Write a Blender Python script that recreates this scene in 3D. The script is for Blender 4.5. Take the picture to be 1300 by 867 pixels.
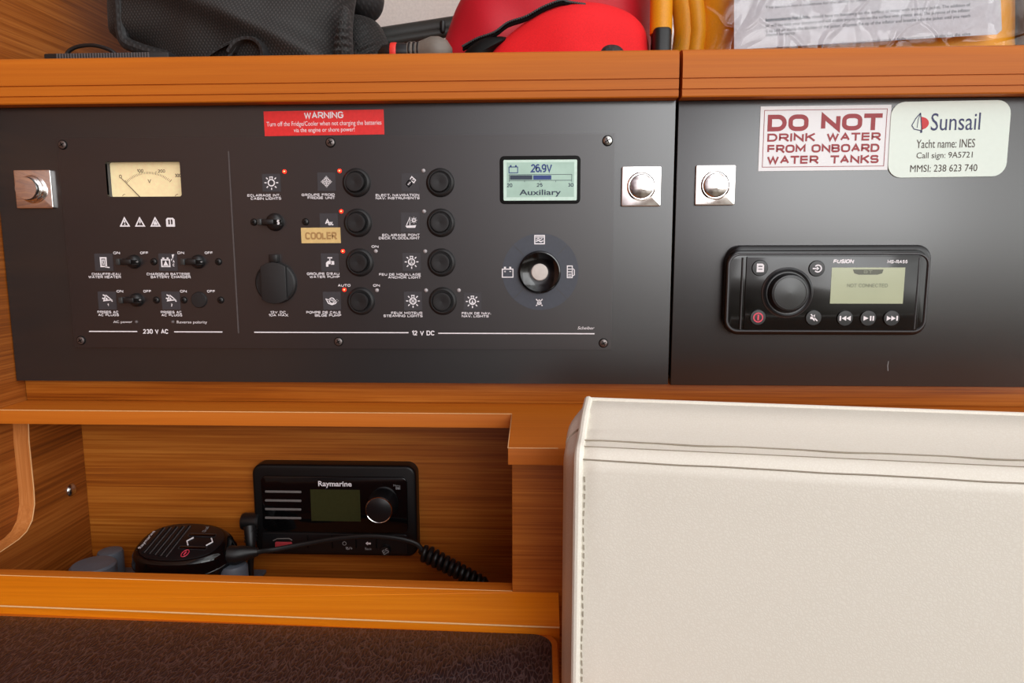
import bpy, bmesh, math, random
from mathutils import Vector, Matrix, noise
random.seed(4)
SC = bpy.context.scene
for o in list(bpy.data.objects): bpy.data.objects.remove(o)

# ------------------------------------------------------------------ camera
F = 900.0                                        # focal length in pixels of a 1300 x 867 frame
ROT = ((0.99909459, 0.0424752, -0.00242193), (0.00335778, -0.13547495, -0.99077508), (-0.04241148, 0.98986989, -0.13549491))
CAM = Vector((0.0, -0.64, 0.0))
RGT, DWN, FWD = [Vector(r) for r in ROT]
cd = bpy.data.cameras.new('camera'); cd.sensor_width = 36; cd.lens = 36 * F / 1300; cd.clip_start = 0.01
co = bpy.data.objects.new('camera', cd); SC.collection.objects.link(co)
mw = Matrix((RGT, -DWN, -FWD)).transposed().to_4x4(); mw.translation = CAM
co.matrix_world = mw; SC.camera = co
SC.view_settings.view_transform = 'Standard'; SC.view_settings.look = 'None'
SC.view_settings.gamma = 1; SC.view_settings.use_curve_mapping = False
SC.view_settings.exposure = 0.0

# ------------------------------------------------------------------ world and lights
W = bpy.data.worlds.new('world'); SC.world = W; W.use_nodes = True
nt = W.node_tree; bg = nt.nodes['Background']
tc = nt.nodes.new('ShaderNodeTexCoord'); sp = nt.nodes.new('ShaderNodeSeparateXYZ'); nt.links.new(tc.outputs['Generated'], sp.inputs[0])
def wramp(sock, stops):
    r = nt.nodes.new('ShaderNodeValToRGB'); nt.links.new(sock, r.inputs[0])
    e = r.color_ramp.elements
    while len(e) < len(stops): e.new(0.5)
    for el, (p, c) in zip(e, stops): el.position = p; el.color = (*c, 1)
    return r.outputs[0]
def wmath(op, a, b):
    n = nt.nodes.new('ShaderNodeMath'); n.operation = op
    for i, v in enumerate((a, b)):
        if isinstance(v, (int, float)): n.inputs[i].default_value = v
        else: nt.links.new(v, n.inputs[i])
    return n.outputs[0]
up = wramp(wmath('ADD', wmath('MULTIPLY', sp.outputs[2], 0.5), 0.5),
           [(0.0, (.05, .035, .025)), (0.40, (.09, .075, .06)), (0.455, (.30, .28, .26)), (0.49, (.82, .80, .78)), (0.62, (.98, .99, 1)), (0.78, (.60, .61, .62)), (1.0, (.45, .45, .46))])
side = wramp(wmath('ADD', wmath('MULTIPLY', sp.outputs[0], 0.5), 0.5),
           [(0.05, (.12, .075, .05)), (0.31, (.12, .06, .046)), (0.40, (.21, .165, .18)), (0.50, (.95, .89, .92)), (0.60, (1.58, 1.6, 1.58)), (1.0, (1.58, 1.6, 1.58))])
mx = nt.nodes.new('ShaderNodeMixRGB'); mx.blend_type = 'MULTIPLY'; mx.inputs[0].default_value = 1
nt.links.new(up, mx.inputs[1]); nt.links.new(side, mx.inputs[2]); wn = nt.nodes.new('ShaderNodeTexNoise'); wn.inputs['Scale'].default_value = 3.2; wn.inputs['Detail'].default_value = 3; nt.links.new(tc.outputs['Generated'], wn.inputs['Vector'])
reflection_noise = wramp(wn.outputs['Fac'], [(.36, (.42, .36, .34)), (.50, (.95, .94, .93)), (.62, (1.28, 1.29, 1.30))])  # random noise added to the surroundings so chrome reflections vary
mx2 = nt.nodes.new('ShaderNodeMixRGB'); mx2.blend_type = 'MULTIPLY'; mx2.inputs[0].default_value = 1
nt.links.new(mx.outputs[0], mx2.inputs[1]); nt.links.new(reflection_noise, mx2.inputs[2]); nt.links.new(mx2.outputs[0], bg.inputs[0])
bg.inputs[1].default_value = 1.85
def area(name, loc, target, size, power, col, size_y=None):
    l = bpy.data.lights.new(name, 'AREA'); l.energy = power; l.color = col; l.size = size
    if size_y: l.shape = 'RECTANGLE'; l.size_y = size_y
    o = bpy.data.objects.new(name, l); SC.collection.objects.link(o); o.location = loc
    o.rotation_euler = (Vector(target) - Vector(loc)).to_track_quat('-Z', 'Y').to_euler()
    return o
area('hatch_light', (0.25, -0.75, 1.35), (-0.05, 0.0, -0.05), 0.7, 1.5, (.98, .99, 1))
area('companionway_light', (0.75, -1.9, 0.35), (0.0, 0, -0.1), 0.9, 9, (.98, .99, 1))

# ------------------------------------------------------------------ pixel <-> plane helpers (points of the photograph on true planes)
def ray(u, v): return RGT * ((u - 650) / F) + DWN * ((v - 433.5) / F) + FWD
def uY(u, v, Y=0.0): d = ray(u, v); return CAM + d * ((Y - CAM.y) / d.y)
def uZ(u, v, Z): d = ray(u, v); return CAM + d * ((Z - CAM.z) / d.z)
def uX(u, v, X): d = ray(u, v); return CAM + d * ((X - CAM.x) / d.x)
def px(Y=0.0): return (Y - CAM.y) / F / 0.99       # size of one pixel on the plane Y

# ------------------------------------------------------------------ materials
def new_mat(name):
    m = bpy.data.materials.new(name); m.use_nodes = True
    return m, m.node_tree, m.node_tree.nodes['Principled BSDF']
def lin(r, g, b):
    f = lambda c: c / 12.92 if c <= .04045 else ((c + .055) / 1.055) ** 2.4
    return (f(r / 255), f(g / 255), f(b / 255), 1)
def plain(name, rgb, rough=0.5, metal=0.0, spec=0.5, emit=0.0, bump=0.0, scale=300, var=0.06):
    m, t, b = new_mat(name)
    c = lin(*rgb)
    n = t.nodes.new('ShaderNodeTexNoise'); n.inputs['Scale'].default_value = scale; n.inputs['Detail'].default_value = 4
    co_ = t.nodes.new('ShaderNodeTexCoord'); t.links.new(co_.outputs['Object'], n.inputs['Vector'])
    r = t.nodes.new('ShaderNodeValToRGB'); t.links.new(n.outputs['Fac'], r.inputs[0])
    r.color_ramp.elements[0].position = .3; r.color_ramp.elements[1].position = .7
    r.color_ramp.elements[0].color = tuple(x * (1 - var) for x in c[:3]) + (1,)
    r.color_ramp.elements[1].color = tuple(min(1, x * (1 + var)) for x in c[:3]) + (1,)
    t.links.new(r.outputs[0], b.inputs['Base Color'])
    b.inputs['Roughness'].default_value = rough; b.inputs['Metallic'].default_value = metal
    b.inputs['Specular IOR Level'].default_value = spec
    if emit:
        b.inputs['Emission Color'].default_value = c; b.inputs['Emission Strength'].default_value = emit
    if bump:
        bn = t.nodes.new('ShaderNodeBump'); bn.inputs['Strength'].default_value = bump; bn.inputs['Distance'].default_value = .001
        t.links.new(n.outputs['Fac'], bn.inputs['Height']); t.links.new(bn.outputs[0], b.inputs['Normal'])
    return m
def wood(name, dark, mid, light, axis='X', rough=0.33, contrast=1.0, coat=0.25, fine=1.0):
    m, t, b = new_mat(name)
    co_ = t.nodes.new('ShaderNodeTexCoord'); mp = t.nodes.new('ShaderNodeMapping')
    lo, hi = 5.0, 430.0 * fine
    mp.inputs['Scale'].default_value = {'X': (lo, hi, hi), 'Y': (hi, lo, hi), 'Z': (hi, hi, lo)}[axis]
    t.links.new(co_.outputs['Object'], mp.inputs[0])
    n1 = t.nodes.new('ShaderNodeTexNoise'); n1.inputs['Scale'].default_value = 1; n1.inputs['Detail'].default_value = 5; n1.inputs['Roughness'].default_value = .62
    n1.inputs['Distortion'].default_value = .25
    mp2 = t.nodes.new('ShaderNodeMapping'); s2 = [x * .10 for x in mp.inputs['Scale'].default_value]; s2['XYZ'.index(axis)] = 3.0
    mp2.inputs['Scale'].default_value = s2
    n2 = t.nodes.new('ShaderNodeTexNoise'); n2.inputs['Scale'].default_value = 1; n2.inputs['Detail'].default_value = 2
    t.links.new(mp.outputs[0], n1.inputs['Vector']); t.links.new(co_.outputs['Object'], mp2.inputs[0]); t.links.new(mp2.outputs[0], n2.inputs['Vector'])
    mxn = t.nodes.new('ShaderNodeMix'); mxn.inputs[0].default_value = .35
    t.links.new(n1.outputs['Fac'], mxn.inputs[2]); t.links.new(n2.outputs['Fac'], mxn.inputs[3])
    r = t.nodes.new('ShaderNodeValToRGB'); t.links.new(mxn.outputs[0], r.inputs[0])
    e = r.color_ramp.elements; e.new(.5)
    h = .17 / contrast
    for el, p, c in zip(e, (.5 - h, .5, .5 + h), (dark, mid, light)): el.position = p; el.color = lin(*c)
    t.links.new(r.outputs[0], b.inputs['Base Color'])
    b.inputs['Roughness'].default_value = rough; b.inputs['Specular IOR Level'].default_value = .35; b.inputs['Coat Weight'].default_value = coat; b.inputs['Coat Roughness'].default_value = .18
    bn = t.nodes.new('ShaderNodeBump'); bn.inputs['Strength'].default_value = .08; bn.inputs['Distance'].default_value = .0005
    t.links.new(n1.outputs['Fac'], bn.inputs['Height']); t.links.new(bn.outputs[0], b.inputs['Normal'])
    return m
def leather(name, rgb, dark, scale, strength, rough, stretch=(1, 1, 1), crease=.22):  # dark is the crease colour; the brown leather gives it a lighter one
    m, t, b = new_mat(name)
    co_ = t.nodes.new('ShaderNodeTexCoord'); mp = t.nodes.new('ShaderNodeMapping'); mp.inputs['Scale'].default_value = stretch
    t.links.new(co_.outputs['Object'], mp.inputs[0])
    nz = t.nodes.new('ShaderNodeTexNoise'); nz.inputs['Scale'].default_value = scale * .3
    t.links.new(mp.outputs[0], nz.inputs['Vector'])
    ad = t.nodes.new('ShaderNodeMixRGB'); ad.blend_type = 'ADD'; ad.inputs[0].default_value = .006
    t.links.new(mp.outputs[0], ad.inputs[1]); t.links.new(nz.outputs['Color'], ad.inputs[2])
    v = t.nodes.new('ShaderNodeTexVoronoi'); v.feature = 'DISTANCE_TO_EDGE'; v.inputs['Scale'].default_value = scale
    t.links.new(ad.outputs[0], v.inputs['Vector'])
    r = t.nodes.new('ShaderNodeValToRGB'); r.color_ramp.elements[0].position = .0; r.color_ramp.elements[1].position = crease
    r.color_ramp.elements[0].color = lin(*dark); r.color_ramp.elements[1].color = lin(*rgb)
    t.links.new(v.outputs['Distance'], r.inputs[0]); t.links.new(r.outputs[0], b.inputs['Base Color'])
    b.inputs['Roughness'].default_value = rough
    bn = t.nodes.new('ShaderNodeBump'); bn.inputs['Strength'].default_value = strength; bn.inputs['Distance'].default_value = .0012
    sm = t.nodes.new('ShaderNodeMath'); sm.operation = 'MINIMUM'; sm.inputs[1].default_value = .3
    t.links.new(v.outputs['Distance'], sm.inputs[0]); t.links.new(sm.outputs[0], bn.inputs['Height']); t.links.new(bn.outputs[0], b.inputs['Normal'])
    return m
def weave(name, rgb, rough=.75, scale=900, amp=.5, dark=.55):
    m, t, b = new_mat(name)
    co_ = t.nodes.new('ShaderNodeTexCoord'); c = lin(*rgb)
    ws = []
    for rot in (.6, -.6):
        mp = t.nodes.new('ShaderNodeMapping'); mp.inputs['Rotation'].default_value = (0, rot, 0); t.links.new(co_.outputs['Object'], mp.inputs[0])
        w = t.nodes.new('ShaderNodeTexWave'); w.inputs['Scale'].default_value = scale / 4; w.inputs['Distortion'].default_value = .4
        t.links.new(mp.outputs[0], w.inputs['Vector']); ws.append(w.outputs['Fac'])
    mul = t.nodes.new('ShaderNodeMath'); mul.operation = 'MULTIPLY'; t.links.new(ws[0], mul.inputs[0]); t.links.new(ws[1], mul.inputs[1])
    r = t.nodes.new('ShaderNodeValToRGB'); t.links.new(mul.outputs[0], r.inputs[0])
    r.color_ramp.elements[0].color = tuple(x * dark for x in c[:3]) + (1,); r.color_ramp.elements[1].color = tuple(min(1, x * 1.35) for x in c[:3]) + (1,)
    t.links.new(r.outputs[0], b.inputs['Base Color']); b.inputs['Roughness'].default_value = rough
    b.inputs['Sheen Weight'].default_value = .05
    bn = t.nodes.new('ShaderNodeBump'); bn.inputs['Strength'].default_value = amp; bn.inputs['Distance'].default_value = .0004
    t.links.new(mul.outputs[0], bn.inputs['Height']); t.links.new(bn.outputs[0], b.inputs['Normal'])
    return m
def film(name):
    m, t, b = new_mat(name)
    out = t.nodes['Material Output']; t.nodes.remove(b)
    tr = t.nodes.new('ShaderNodeBsdfTransparent'); tr.inputs[0].default_value = (.97, .97, .97, 1)
    gl = t.nodes.new('ShaderNodeBsdfGlossy'); gl.inputs['Roughness'].default_value = .07
    lw = t.nodes.new('ShaderNodeLayerWeight'); lw.inputs[0].default_value = .28
    mul = t.nodes.new('ShaderNodeMath'); mul.operation = 'MULTIPLY_ADD'; mul.inputs[1].default_value = .45; mul.inputs[2].default_value = .03
    t.links.new(lw.outputs['Fresnel'], mul.inputs[0])
    mxs = t.nodes.new('ShaderNodeMixShader'); t.links.new(mul.outputs[0], mxs.inputs[0])
    t.links.new(tr.outputs[0], mxs.inputs[1]); t.links.new(gl.outputs[0], mxs.inputs[2]); t.links.new(mxs.outputs[0], out.inputs[0])
    co_ = t.nodes.new('ShaderNodeTexCoord'); n = t.nodes.new('ShaderNodeTexNoise'); n.inputs['Scale'].default_value = 15; n.inputs['Detail'].default_value = 2; n.inputs['Distortion'].default_value = .9
    t.links.new(co_.outputs['Object'], n.inputs['Vector'])
    sub = t.nodes.new('ShaderNodeMath'); sub.operation = 'SUBTRACT'; sub.inputs[1].default_value = .5; t.links.new(n.outputs['Fac'], sub.inputs[0])
    ab = t.nodes.new('ShaderNodeMath'); ab.operation = 'ABSOLUTE'; t.links.new(sub.outputs[0], ab.inputs[0])
    vo = t.nodes.new('ShaderNodeTexVoronoi'); vo.feature = 'DISTANCE_TO_EDGE'; vo.inputs['Scale'].default_value = 17
    n2 = t.nodes.new('ShaderNodeTexNoise'); n2.inputs['Scale'].default_value = 14; n2.inputs['Detail'].default_value = 1
    t.links.new(co_.outputs['Object'], n2.inputs['Vector'])
    mxv = t.nodes.new('ShaderNodeMixRGB'); mxv.inputs[0].default_value = .06; t.links.new(co_.outputs['Object'], mxv.inputs[1]); t.links.new(n2.outputs['Color'], mxv.inputs[2])
    t.links.new(mxv.outputs[0], vo.inputs['Vector'])
    mr = t.nodes.new('ShaderNodeMapRange'); mr.interpolation_type = 'SMOOTHSTEP'; mr.inputs['From Max'].default_value = .07; mr.inputs['To Min'].default_value = .5; mr.inputs['To Max'].default_value = 0
    t.links.new(vo.outputs['Distance'], mr.inputs['Value'])
    sm_ = t.nodes.new('ShaderNodeMath'); sm_.operation = 'MULTIPLY_ADD'; sm_.inputs[1].default_value = .30
    t.links.new(mr.outputs[0], sm_.inputs[0]); t.links.new(ab.outputs[0], sm_.inputs[2])
    bn = t.nodes.new('ShaderNodeBump'); bn.inputs['Strength'].default_value = .8; bn.inputs['Distance'].default_value = .010
    t.links.new(sm_.outputs[0], bn.inputs['Height']); t.links.new(bn.outputs[0], gl.inputs['Normal']); t.links.new(bn.outputs[0], lw.inputs['Normal'])
    return m
M = {}
M['rail'] = wood('teak_rail', (178, 92, 12), (192, 103, 18), (202, 114, 26), 'X', .55, .7, .0, .7)
M['teak'] = wood('teak', (126, 60, 10), (168, 92, 22), (198, 124, 46), 'X', .45, 1.1, .06)
M['teak_side'] = wood('teak_bulkhead', (100, 48, 12), (142, 75, 22), (172, 102, 42), 'Y', .48, 1.1, .04)
M['teak_up'] = wood('teak_edge', (172, 98, 44), (196, 122, 62), (212, 144, 86), 'Z', .4, .9, .08)
M['teak_top'] = wood('teak_bright', (204, 108, 6), (220, 123, 10), (232, 140, 22), 'X', .38, .8, .12, .7)
M['worn'] = plain('worn_wood_edge', (232, 184, 128), .5)
M['black'] = plain('black_laminate', (27, 27, 28), .27, spec=1.0, scale=40, var=.05)
M['plate'] = plain('black_overlay', (30, 25, 26), .30, spec=.95, scale=50, var=.04)
M['plastic'] = plain('black_plastic', (22, 21, 22), .35, spec=.5)
M['plastic_soft'] = plain('black_soft_plastic', (30, 29, 30), .5, spec=.45)
M['gap'] = plain('black_gap', (6, 6, 6), .6, spec=.2)
M['groove'] = plain('grey_groove', (84, 78, 78), .5)
M['tile'] = plain('dark_grey_tile', (58, 56, 60), .5)
M['white'] = plain('white_print', (240, 236, 240), .5)
M['dim'] = plain('grey_print', (150, 150, 152), .5)
M['chrome'] = plain('chrome', (232, 228, 226), .06, 1.0)
M['steel'] = plain('steel', (190, 188, 184), .22, 1.0)
M['screw'] = plain('blackened_screw', (112, 104, 102), .35, .8)
M['led'] = plain('red_led', (255, 40, 22), .3, emit=2.6)
M['ledcore'] = plain('red_led_core', (255, 150, 100), .3, emit=2.6)
M['ledoff'] = plain('clear_led', (176, 170, 172), .25)
M['leddark'] = plain('dark_led', (92, 84, 84), .25)
M['dial'] = plain('cream_dial', (250, 228, 178), .5, emit=.16)
M['ink'] = plain('dark_ink', (70, 56, 48), .6)
M['lcd'] = plain('backlit_lcd', (160, 190, 176), .25, emit=.18, scale=60, var=.1)
M['lcdrim'] = plain('backlit_lcd_rim', (190, 214, 202), .25, emit=.22)
M['lcdink'] = plain('lcd_blue_ink', (30, 58, 128), .4)
M['lcdink2'] = plain('lcd_dark_ink', (38, 54, 74), .4)
M['disc'] = plain('slate_disc', (62, 66, 76), .42)
M['pearl'] = plain('pearl_button', (205, 198, 192), .3)
M['red'] = plain('red_sticker', (232, 46, 46), .45)
M['paperw'] = plain('white_sticker', (238, 238, 240), .4, var=.01)
M['plaque'] = plain('pale_plaque', (226, 238, 228), .35, var=.012)
M['maroon'] = plain('maroon_print', (158, 40, 48), .5)
M['navy'] = plain('navy_print', (32, 36, 92), .5)
M['logored'] = plain('logo_red', (208, 34, 40), .5)
M['tan'] = plain('tan_label', (224, 192, 128), .5)
M['tanink'] = plain('tan_embossing', (176, 136, 84), .5)
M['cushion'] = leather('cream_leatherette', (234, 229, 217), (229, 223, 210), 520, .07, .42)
M['cushion_bounce'] = leather('cream_leatherette_bounce', (226, 216, 204), (219, 208, 195), 520, .07, .45)  # copy of the cream with pinkish bounce from the wood in its colour
M['stitch'] = plain('grey_thread', (150, 140, 124), .8)
M['brown'] = leather('brown_leather', (35, 22, 25), (82, 64, 63), 430, .8, .36, (1.0, .30, 1.0), .10)  # paler crease lines are wrinkle highlights painted into the colour
M['gloss'] = plain('gloss_black', (8, 8, 9), .08, spec=.5)
M['satin'] = plain('satin_black', (20, 20, 22), .3)
M['fuslcd'] = plain('green_lcd', (160, 166, 136), .15, emit=.22, scale=30, var=.05)
M['fustab'] = plain('green_lcd_tab', (84, 88, 72), .3)
M['fusink'] = plain('green_lcd_ink', (128, 134, 112), .3)
M['pink'] = plain('pink_symbol', (222, 62, 88), .4)
M['greyknob'] = plain('dark_grey_knob', (52, 54, 54), .28)
M['ring'] = plain('grey_ring', (66, 66, 68), .3, .3)
M['vhflcd'] = plain('olive_lcd', (52, 54, 30), .2)
M['grill'] = plain('grey_slot', (112, 108, 106), .4)
M['redcap'] = plain('red_cover', (186, 62, 70), .35)
M['vhfblack'] = plain('deep_black_plastic', (13, 13, 14), .4, spec=.35)
M['rubber'] = plain('black_rubber', (20, 20, 21), .42)
M['greyplastic'] = plain('grey_plastic', (92, 98, 108), .5)
M['liner'] = plain('hull_liner', (240, 232, 226), .6)
M['nylon'] = weave('black_nylon', (50, 47, 46), .7, 430, .6, .3)
M['nylon_edge'] = weave('black_binding', (34, 33, 34), .6, 260, .6)
M['crimson'] = plain('crimson_fabric', (196, 12, 36), .55, bump=.1, scale=900)
M['fleece'] = plain('red_fleece', (236, 14, 26), .8, bump=.25, scale=700)
M['yellow'] = plain('yellow_fabric', (238, 160, 14), .5, bump=.06, scale=800)
M['darkgrey'] = plain('dark_grey_tube', (62, 62, 60), .35)
M['warmgrey'] = plain('warm_grey_plastic', (112, 104, 96), .5)
M['redband'] = plain('red_band', (226, 50, 40), .5)
M['film'] = film('clear_film')
M['paper'] = plain('white_paper', (206, 206, 214), .7)
M['greycloth'] = plain('grey_cloth', (128, 116, 118), .6, bump=.1, scale=300)

# ------------------------------------------------------------------ mesh builder
class MB:
    def __init__(s): s.v = []; s.f = []; s.mi = []; s.mats = []
    def mat(s, name):
        if name not in s.mats: s.mats.append(name)
        return s.mats.index(name)
    def add(s, vs, fs, mat):
        b = len(s.v); k = s.mat(mat)
        s.v += [Vector(p) for p in vs]
        for f in fs: s.f.append([b + i for i in f]); s.mi.append(k)
        return s
    def loops(s, loops, mat, cap0=True, cap1=True, closed=True):
        n = len(loops[0]); vs = [p for l in loops for p in l]; fs = []
        for k in range(len(loops) - 1):
            for i in range(n if closed else n - 1):
                j = (i + 1) % n; fs.append((k * n + i, k * n + j, (k + 1) * n + j, (k + 1) * n + i))
        if cap0: fs.append(tuple(range(n))[::-1])
        if cap1: fs.append(tuple((len(loops) - 1) * n + i for i in range(n)))
        return s.add(vs, fs, mat)
    def box(s, a, b, mat, r=0.0, seg=2):
        a = Vector(a); b = Vector(b)
        bm = bmesh.new(); bmesh.ops.create_cube(bm, size=1)
        for v in bm.verts: v.co = Vector(((a[i] + b[i]) / 2 + v.co[i] * abs(b[i] - a[i])) for i in range(3))
        if r: bmesh.ops.bevel(bm, geom=bm.edges[:], offset=r, segments=seg, profile=.5, affect='EDGES', clamp_overlap=True)
        return s.from_bm(bm, mat)
    def from_bm(s, bm, mat):
        bm.verts.index_update(); vs = [v.co.copy() for v in bm.verts]; fs = [[v.index for v in f.verts] for f in bm.faces]
        bm.free(); return s.add(vs, fs, mat)
    def slab(s, poly, y0, y1, mat, bev=0.0, seg=3, back=True):
        """poly of (x,z) in the panel plane, from depth y0 (back) to y1 (front, smaller y), front edge rounded by bev"""
        ls = [[Vector((x, y0, z)) for x, z in poly]]
        if bev:
            for k in range(seg + 1):
                a = math.pi / 2 * k / seg
                q = inset(poly, bev * (1 - math.cos(a)))
                ls.append([Vector((x, y1 + bev * (1 - math.sin(a)), z)) for x, z in q])
        else: ls.append([Vector((x, y1, z)) for x, z in poly])
        return s.loops(ls, mat, cap0=back)
    def plan(s, poly, z0, z1, mat, bev=0.0, seg=2):
        """poly of (x,y) seen from above, z0 to z1, top edge rounded"""
        ls = [[Vector((x, y, z0)) for x, y in poly]]
        if bev:
            for k in range(seg + 1):
                a = math.pi / 2 * k / seg; q = inset(poly, bev * (1 - math.cos(a)))
                ls.append([Vector((x, y, z1 - bev * (1 - math.sin(a)))) for x, y in q])
        else: ls.append([Vector((x, y, z1)) for x, y in poly])
        return s.loops(ls, mat)
    def lathe(s, c, prof, mat, axis=(0, -1, 0), n=40, cap0=True, cap1=True):
        """prof of (radius, height along axis)"""
        ax = Vector(axis).normalized(); u = ax.orthogonal().normalized() if abs(ax.y) < .99 else Vector((1, 0, 0)); w = ax.cross(u)
        c = Vector(c); ls = []
        for r, h in prof: ls.append([c + ax * h + (u * math.cos(2 * math.pi * i / n) + w * math.sin(2 * math.pi * i / n)) * max(r, 1e-6) for i in range(n)])
        return s.loops(ls, mat, cap0, cap1)
    def tube(s, pts, r, mat, n=10, caps=True):
        pts = [Vector(p) for p in pts]; rs = r if isinstance(r, (list, tuple)) else [r] * len(pts); ls = []; pu = None
        for i, p in enumerate(pts):
            d = (pts[min(i + 1, len(pts) - 1)] - pts[max(i - 1, 0)]).normalized()
            u = d.orthogonal().normalized() if pu is None else (pu - d * pu.dot(d)).normalized()
            pu = u; w = d.cross(u)
            ls.append([p + (u * math.cos(2 * math.pi * k / n) + w * math.sin(2 * math.pi * k / n)) * rs[i] for k in range(n)])
        return s.loops(ls, mat, caps, caps)
    def stroke(s, pts, w, y, mat, closed=False):
        """flat printed line in the plane Y=y through (x,z) points"""
        pts = [Vector((p[0], p[1])) for p in pts]; n = len(pts)
        if closed: pts = pts + [pts[0]]
        L = []; R = []
        for i, p in enumerate(pts):
            if closed and i in (0, len(pts) - 1): d0 = pts[0] - pts[-2]; d1 = pts[1] - pts[0]
            else: d0 = p - pts[max(i - 1, 0)]; d1 = pts[min(i + 1, len(pts) - 1)] - p
            if d0.length < 1e-9: d0 = d1
            if d1.length < 1e-9: d1 = d0
            a = d0.normalized(); b = d1.normalized(); nn = Vector((-a.y - b.y, a.x + b.x))
            nn = nn.normalized() if nn.length > 1e-6 else Vector((-a.y, a.x))
            k = w / 2 / max(.45, nn.dot(Vector((-a.y, a.x))))
            L.append(p + nn * k); R.append(p - nn * k)
        vs = [(p.x, y, p.y) for p in L + R]; m = len(L)
        return s.add(vs, [(i, i + 1, m + i + 1, m + i) for i in range(m - 1)], mat)
    def poly(s, pts, y, mat):
        return s.add([(p[0], y, p[1]) for p in pts], [tuple(range(len(pts)))], mat)
    def disc(s, c, r, y, mat, n=24):
        return s.poly([(c[0] + r * math.cos(2 * math.pi * i / n), c[1] + r * math.sin(2 * math.pi * i / n)) for i in range(n)], y, mat)
    def xf(s, mtx, start=0):
        for i in range(start, len(s.v)): s.v[i] = mtx @ s.v[i]
        return s
    def build(s, name, parent=None, origin=None, sharp=35, smooth=True, kind=None):
        org = Vector(origin) if origin is not None else (ORG.get(parent.name, Vector()) if parent else Vector())
        me = bpy.data.meshes.new(name)
        me.from_pydata([v - org for v in s.v], [], s.f)
        for mn in s.mats: me.materials.append(M[mn])
        me.polygons.foreach_set('material_index', s.mi)
        bm = bmesh.new(); bm.from_mesh(me); bmesh.ops.recalc_face_normals(bm, faces=bm.faces); bm.to_mesh(me); bm.free()
        if smooth:
            me.polygons.foreach_set('use_smooth', [True] * len(me.polygons)); me.set_sharp_from_angle(angle=math.radians(sharp))
        me.update()
        o = bpy.data.objects.new(name, me); SC.collection.objects.link(o)
        if parent: o.parent = parent; o.location = org - ORG.get(parent.name, Vector())
        else: o.location = org
        ORG[o.name] = org
        if kind: o['kind'] = kind
        return o
ORG = {}
def inset(poly, d):
    if d == 0: return list(poly)
    n = len(poly); P = [Vector(p) for p in poly]; A = sum(P[i].x * P[(i + 1) % n].y - P[(i + 1) % n].x * P[i].y for i in range(n)); sg = 1 if A > 0 else -1
    out = []
    for i in range(n):
        a = (P[i] - P[i - 1]); b = (P[(i + 1) % n] - P[i])
        if a.length < 1e-9: a = b
        if b.length < 1e-9: b = a
        a = a.normalized(); b = b.normalized(); na = Vector((-a.y, a.x)) * sg; nb = Vector((-b.y, b.x)) * sg
        m = na + nb; m = m.normalized() if m.length > 1e-6 else na
        out.append(P[i] + m * (d / max(.4, m.dot(na))))
    return [(p.x, p.y) for p in out]
def rrect(x0, z0, x1, z1, r, n=6):
    x0, x1 = min(x0, x1), max(x0, x1); z0, z1 = min(z0, z1), max(z0, z1); r = min(r, (x1 - x0) / 2 - 1e-6, (z1 - z0) / 2 - 1e-6); out = []
    for cx, cz, a0 in ((x1 - r, z1 - r, 0), (x0 + r, z1 - r, 90), (x0 + r, z0 + r, 180), (x1 - r, z0 + r, 270)):
        for k in range(n + 1):
            a = math.radians(a0 + 90 * k / n); out.append((cx + r * math.cos(a), cz + r * math.sin(a)))
    return out
def thing(name, label, cat, loc, group=None):
    o = bpy.data.objects.new(name, None); SC.collection.objects.link(o); o.location = loc; o.empty_display_size = .02
    ORG[o.name] = Vector(loc); tag(o, label, cat, group); return o
def tag(o, label, cat, group=None, kind=None):
    o['label'] = label; o['category'] = cat
    if group: o['group'] = group
    if kind: o['kind'] = kind
    return o
_tx = {}
def text_geo(s, bold=0.0, shear=0.0):
    k = (s, bold, shear)
    if k not in _tx:
        cu = bpy.data.curves.new('t', 'FONT'); cu.body = s; cu.offset = bold; cu.shear = shear; cu.resolution_u = 3; cu.fill_mode = 'FRONT'
        ob = bpy.data.objects.new('t', cu); SC.collection.objects.link(ob)
        dg = bpy.context.evaluated_depsgraph_get(); me = bpy.data.meshes.new_from_object(ob.evaluated_get(dg))
        vs = [(v.co.x, v.co.y) for v in me.vertices]; fs = [tuple(p.vertices) for p in me.polygons]
        bpy.data.objects.remove(ob); bpy.data.curves.remove(cu); bpy.data.meshes.remove(me)
        x0 = min(v[0] for v in vs); x1 = max(v[0] for v in vs); y0 = min(v[1] for v in vs); y1 = max(v[1] for v in vs)
        _tx[k] = ([((x - x0) / (x1 - x0), (y - y0) / (y1 - y0)) for x, y in vs], fs)
    return _tx[k]
def text(mb, s, box, Y, mat, bold=.02, shear=0.0, rot=0.0, lift=.00015):
    """s fitted in the photograph's box (u0,v0,u1,v1) on the plane Y"""
    u0, v0, u1, v1 = box; um, vm = (u0 + u1) / 2, (v0 + v1) / 2
    xa, xb = uY(u0, vm, Y).x, uY(u1, vm, Y).x; za, zb = uY(um, v1, Y).z, uY(um, v0, Y).z
    vs, fs = text_geo(s, bold, shear); c = Vector(((xa + xb) / 2, (za + zb) / 2)); ca, sa = math.cos(rot), math.sin(rot); out = []
    for a, b in vs:
        dx = (a - .5) * (xb - xa); dz = (b - .5) * (zb - za)
        out.append((c.x + dx * ca - dz * sa, Y - lift, c.y + dx * sa + dz * ca))
    return mb.add(out, fs, mat)
def _arc(cx, cy, rx, ry, a0, a1, n=8): return [(cx + rx * math.cos(math.radians(a0 + (a1 - a0) * i / n)), cy + ry * math.sin(math.radians(a0 + (a1 - a0) * i / n))) for i in range(n + 1)]
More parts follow.
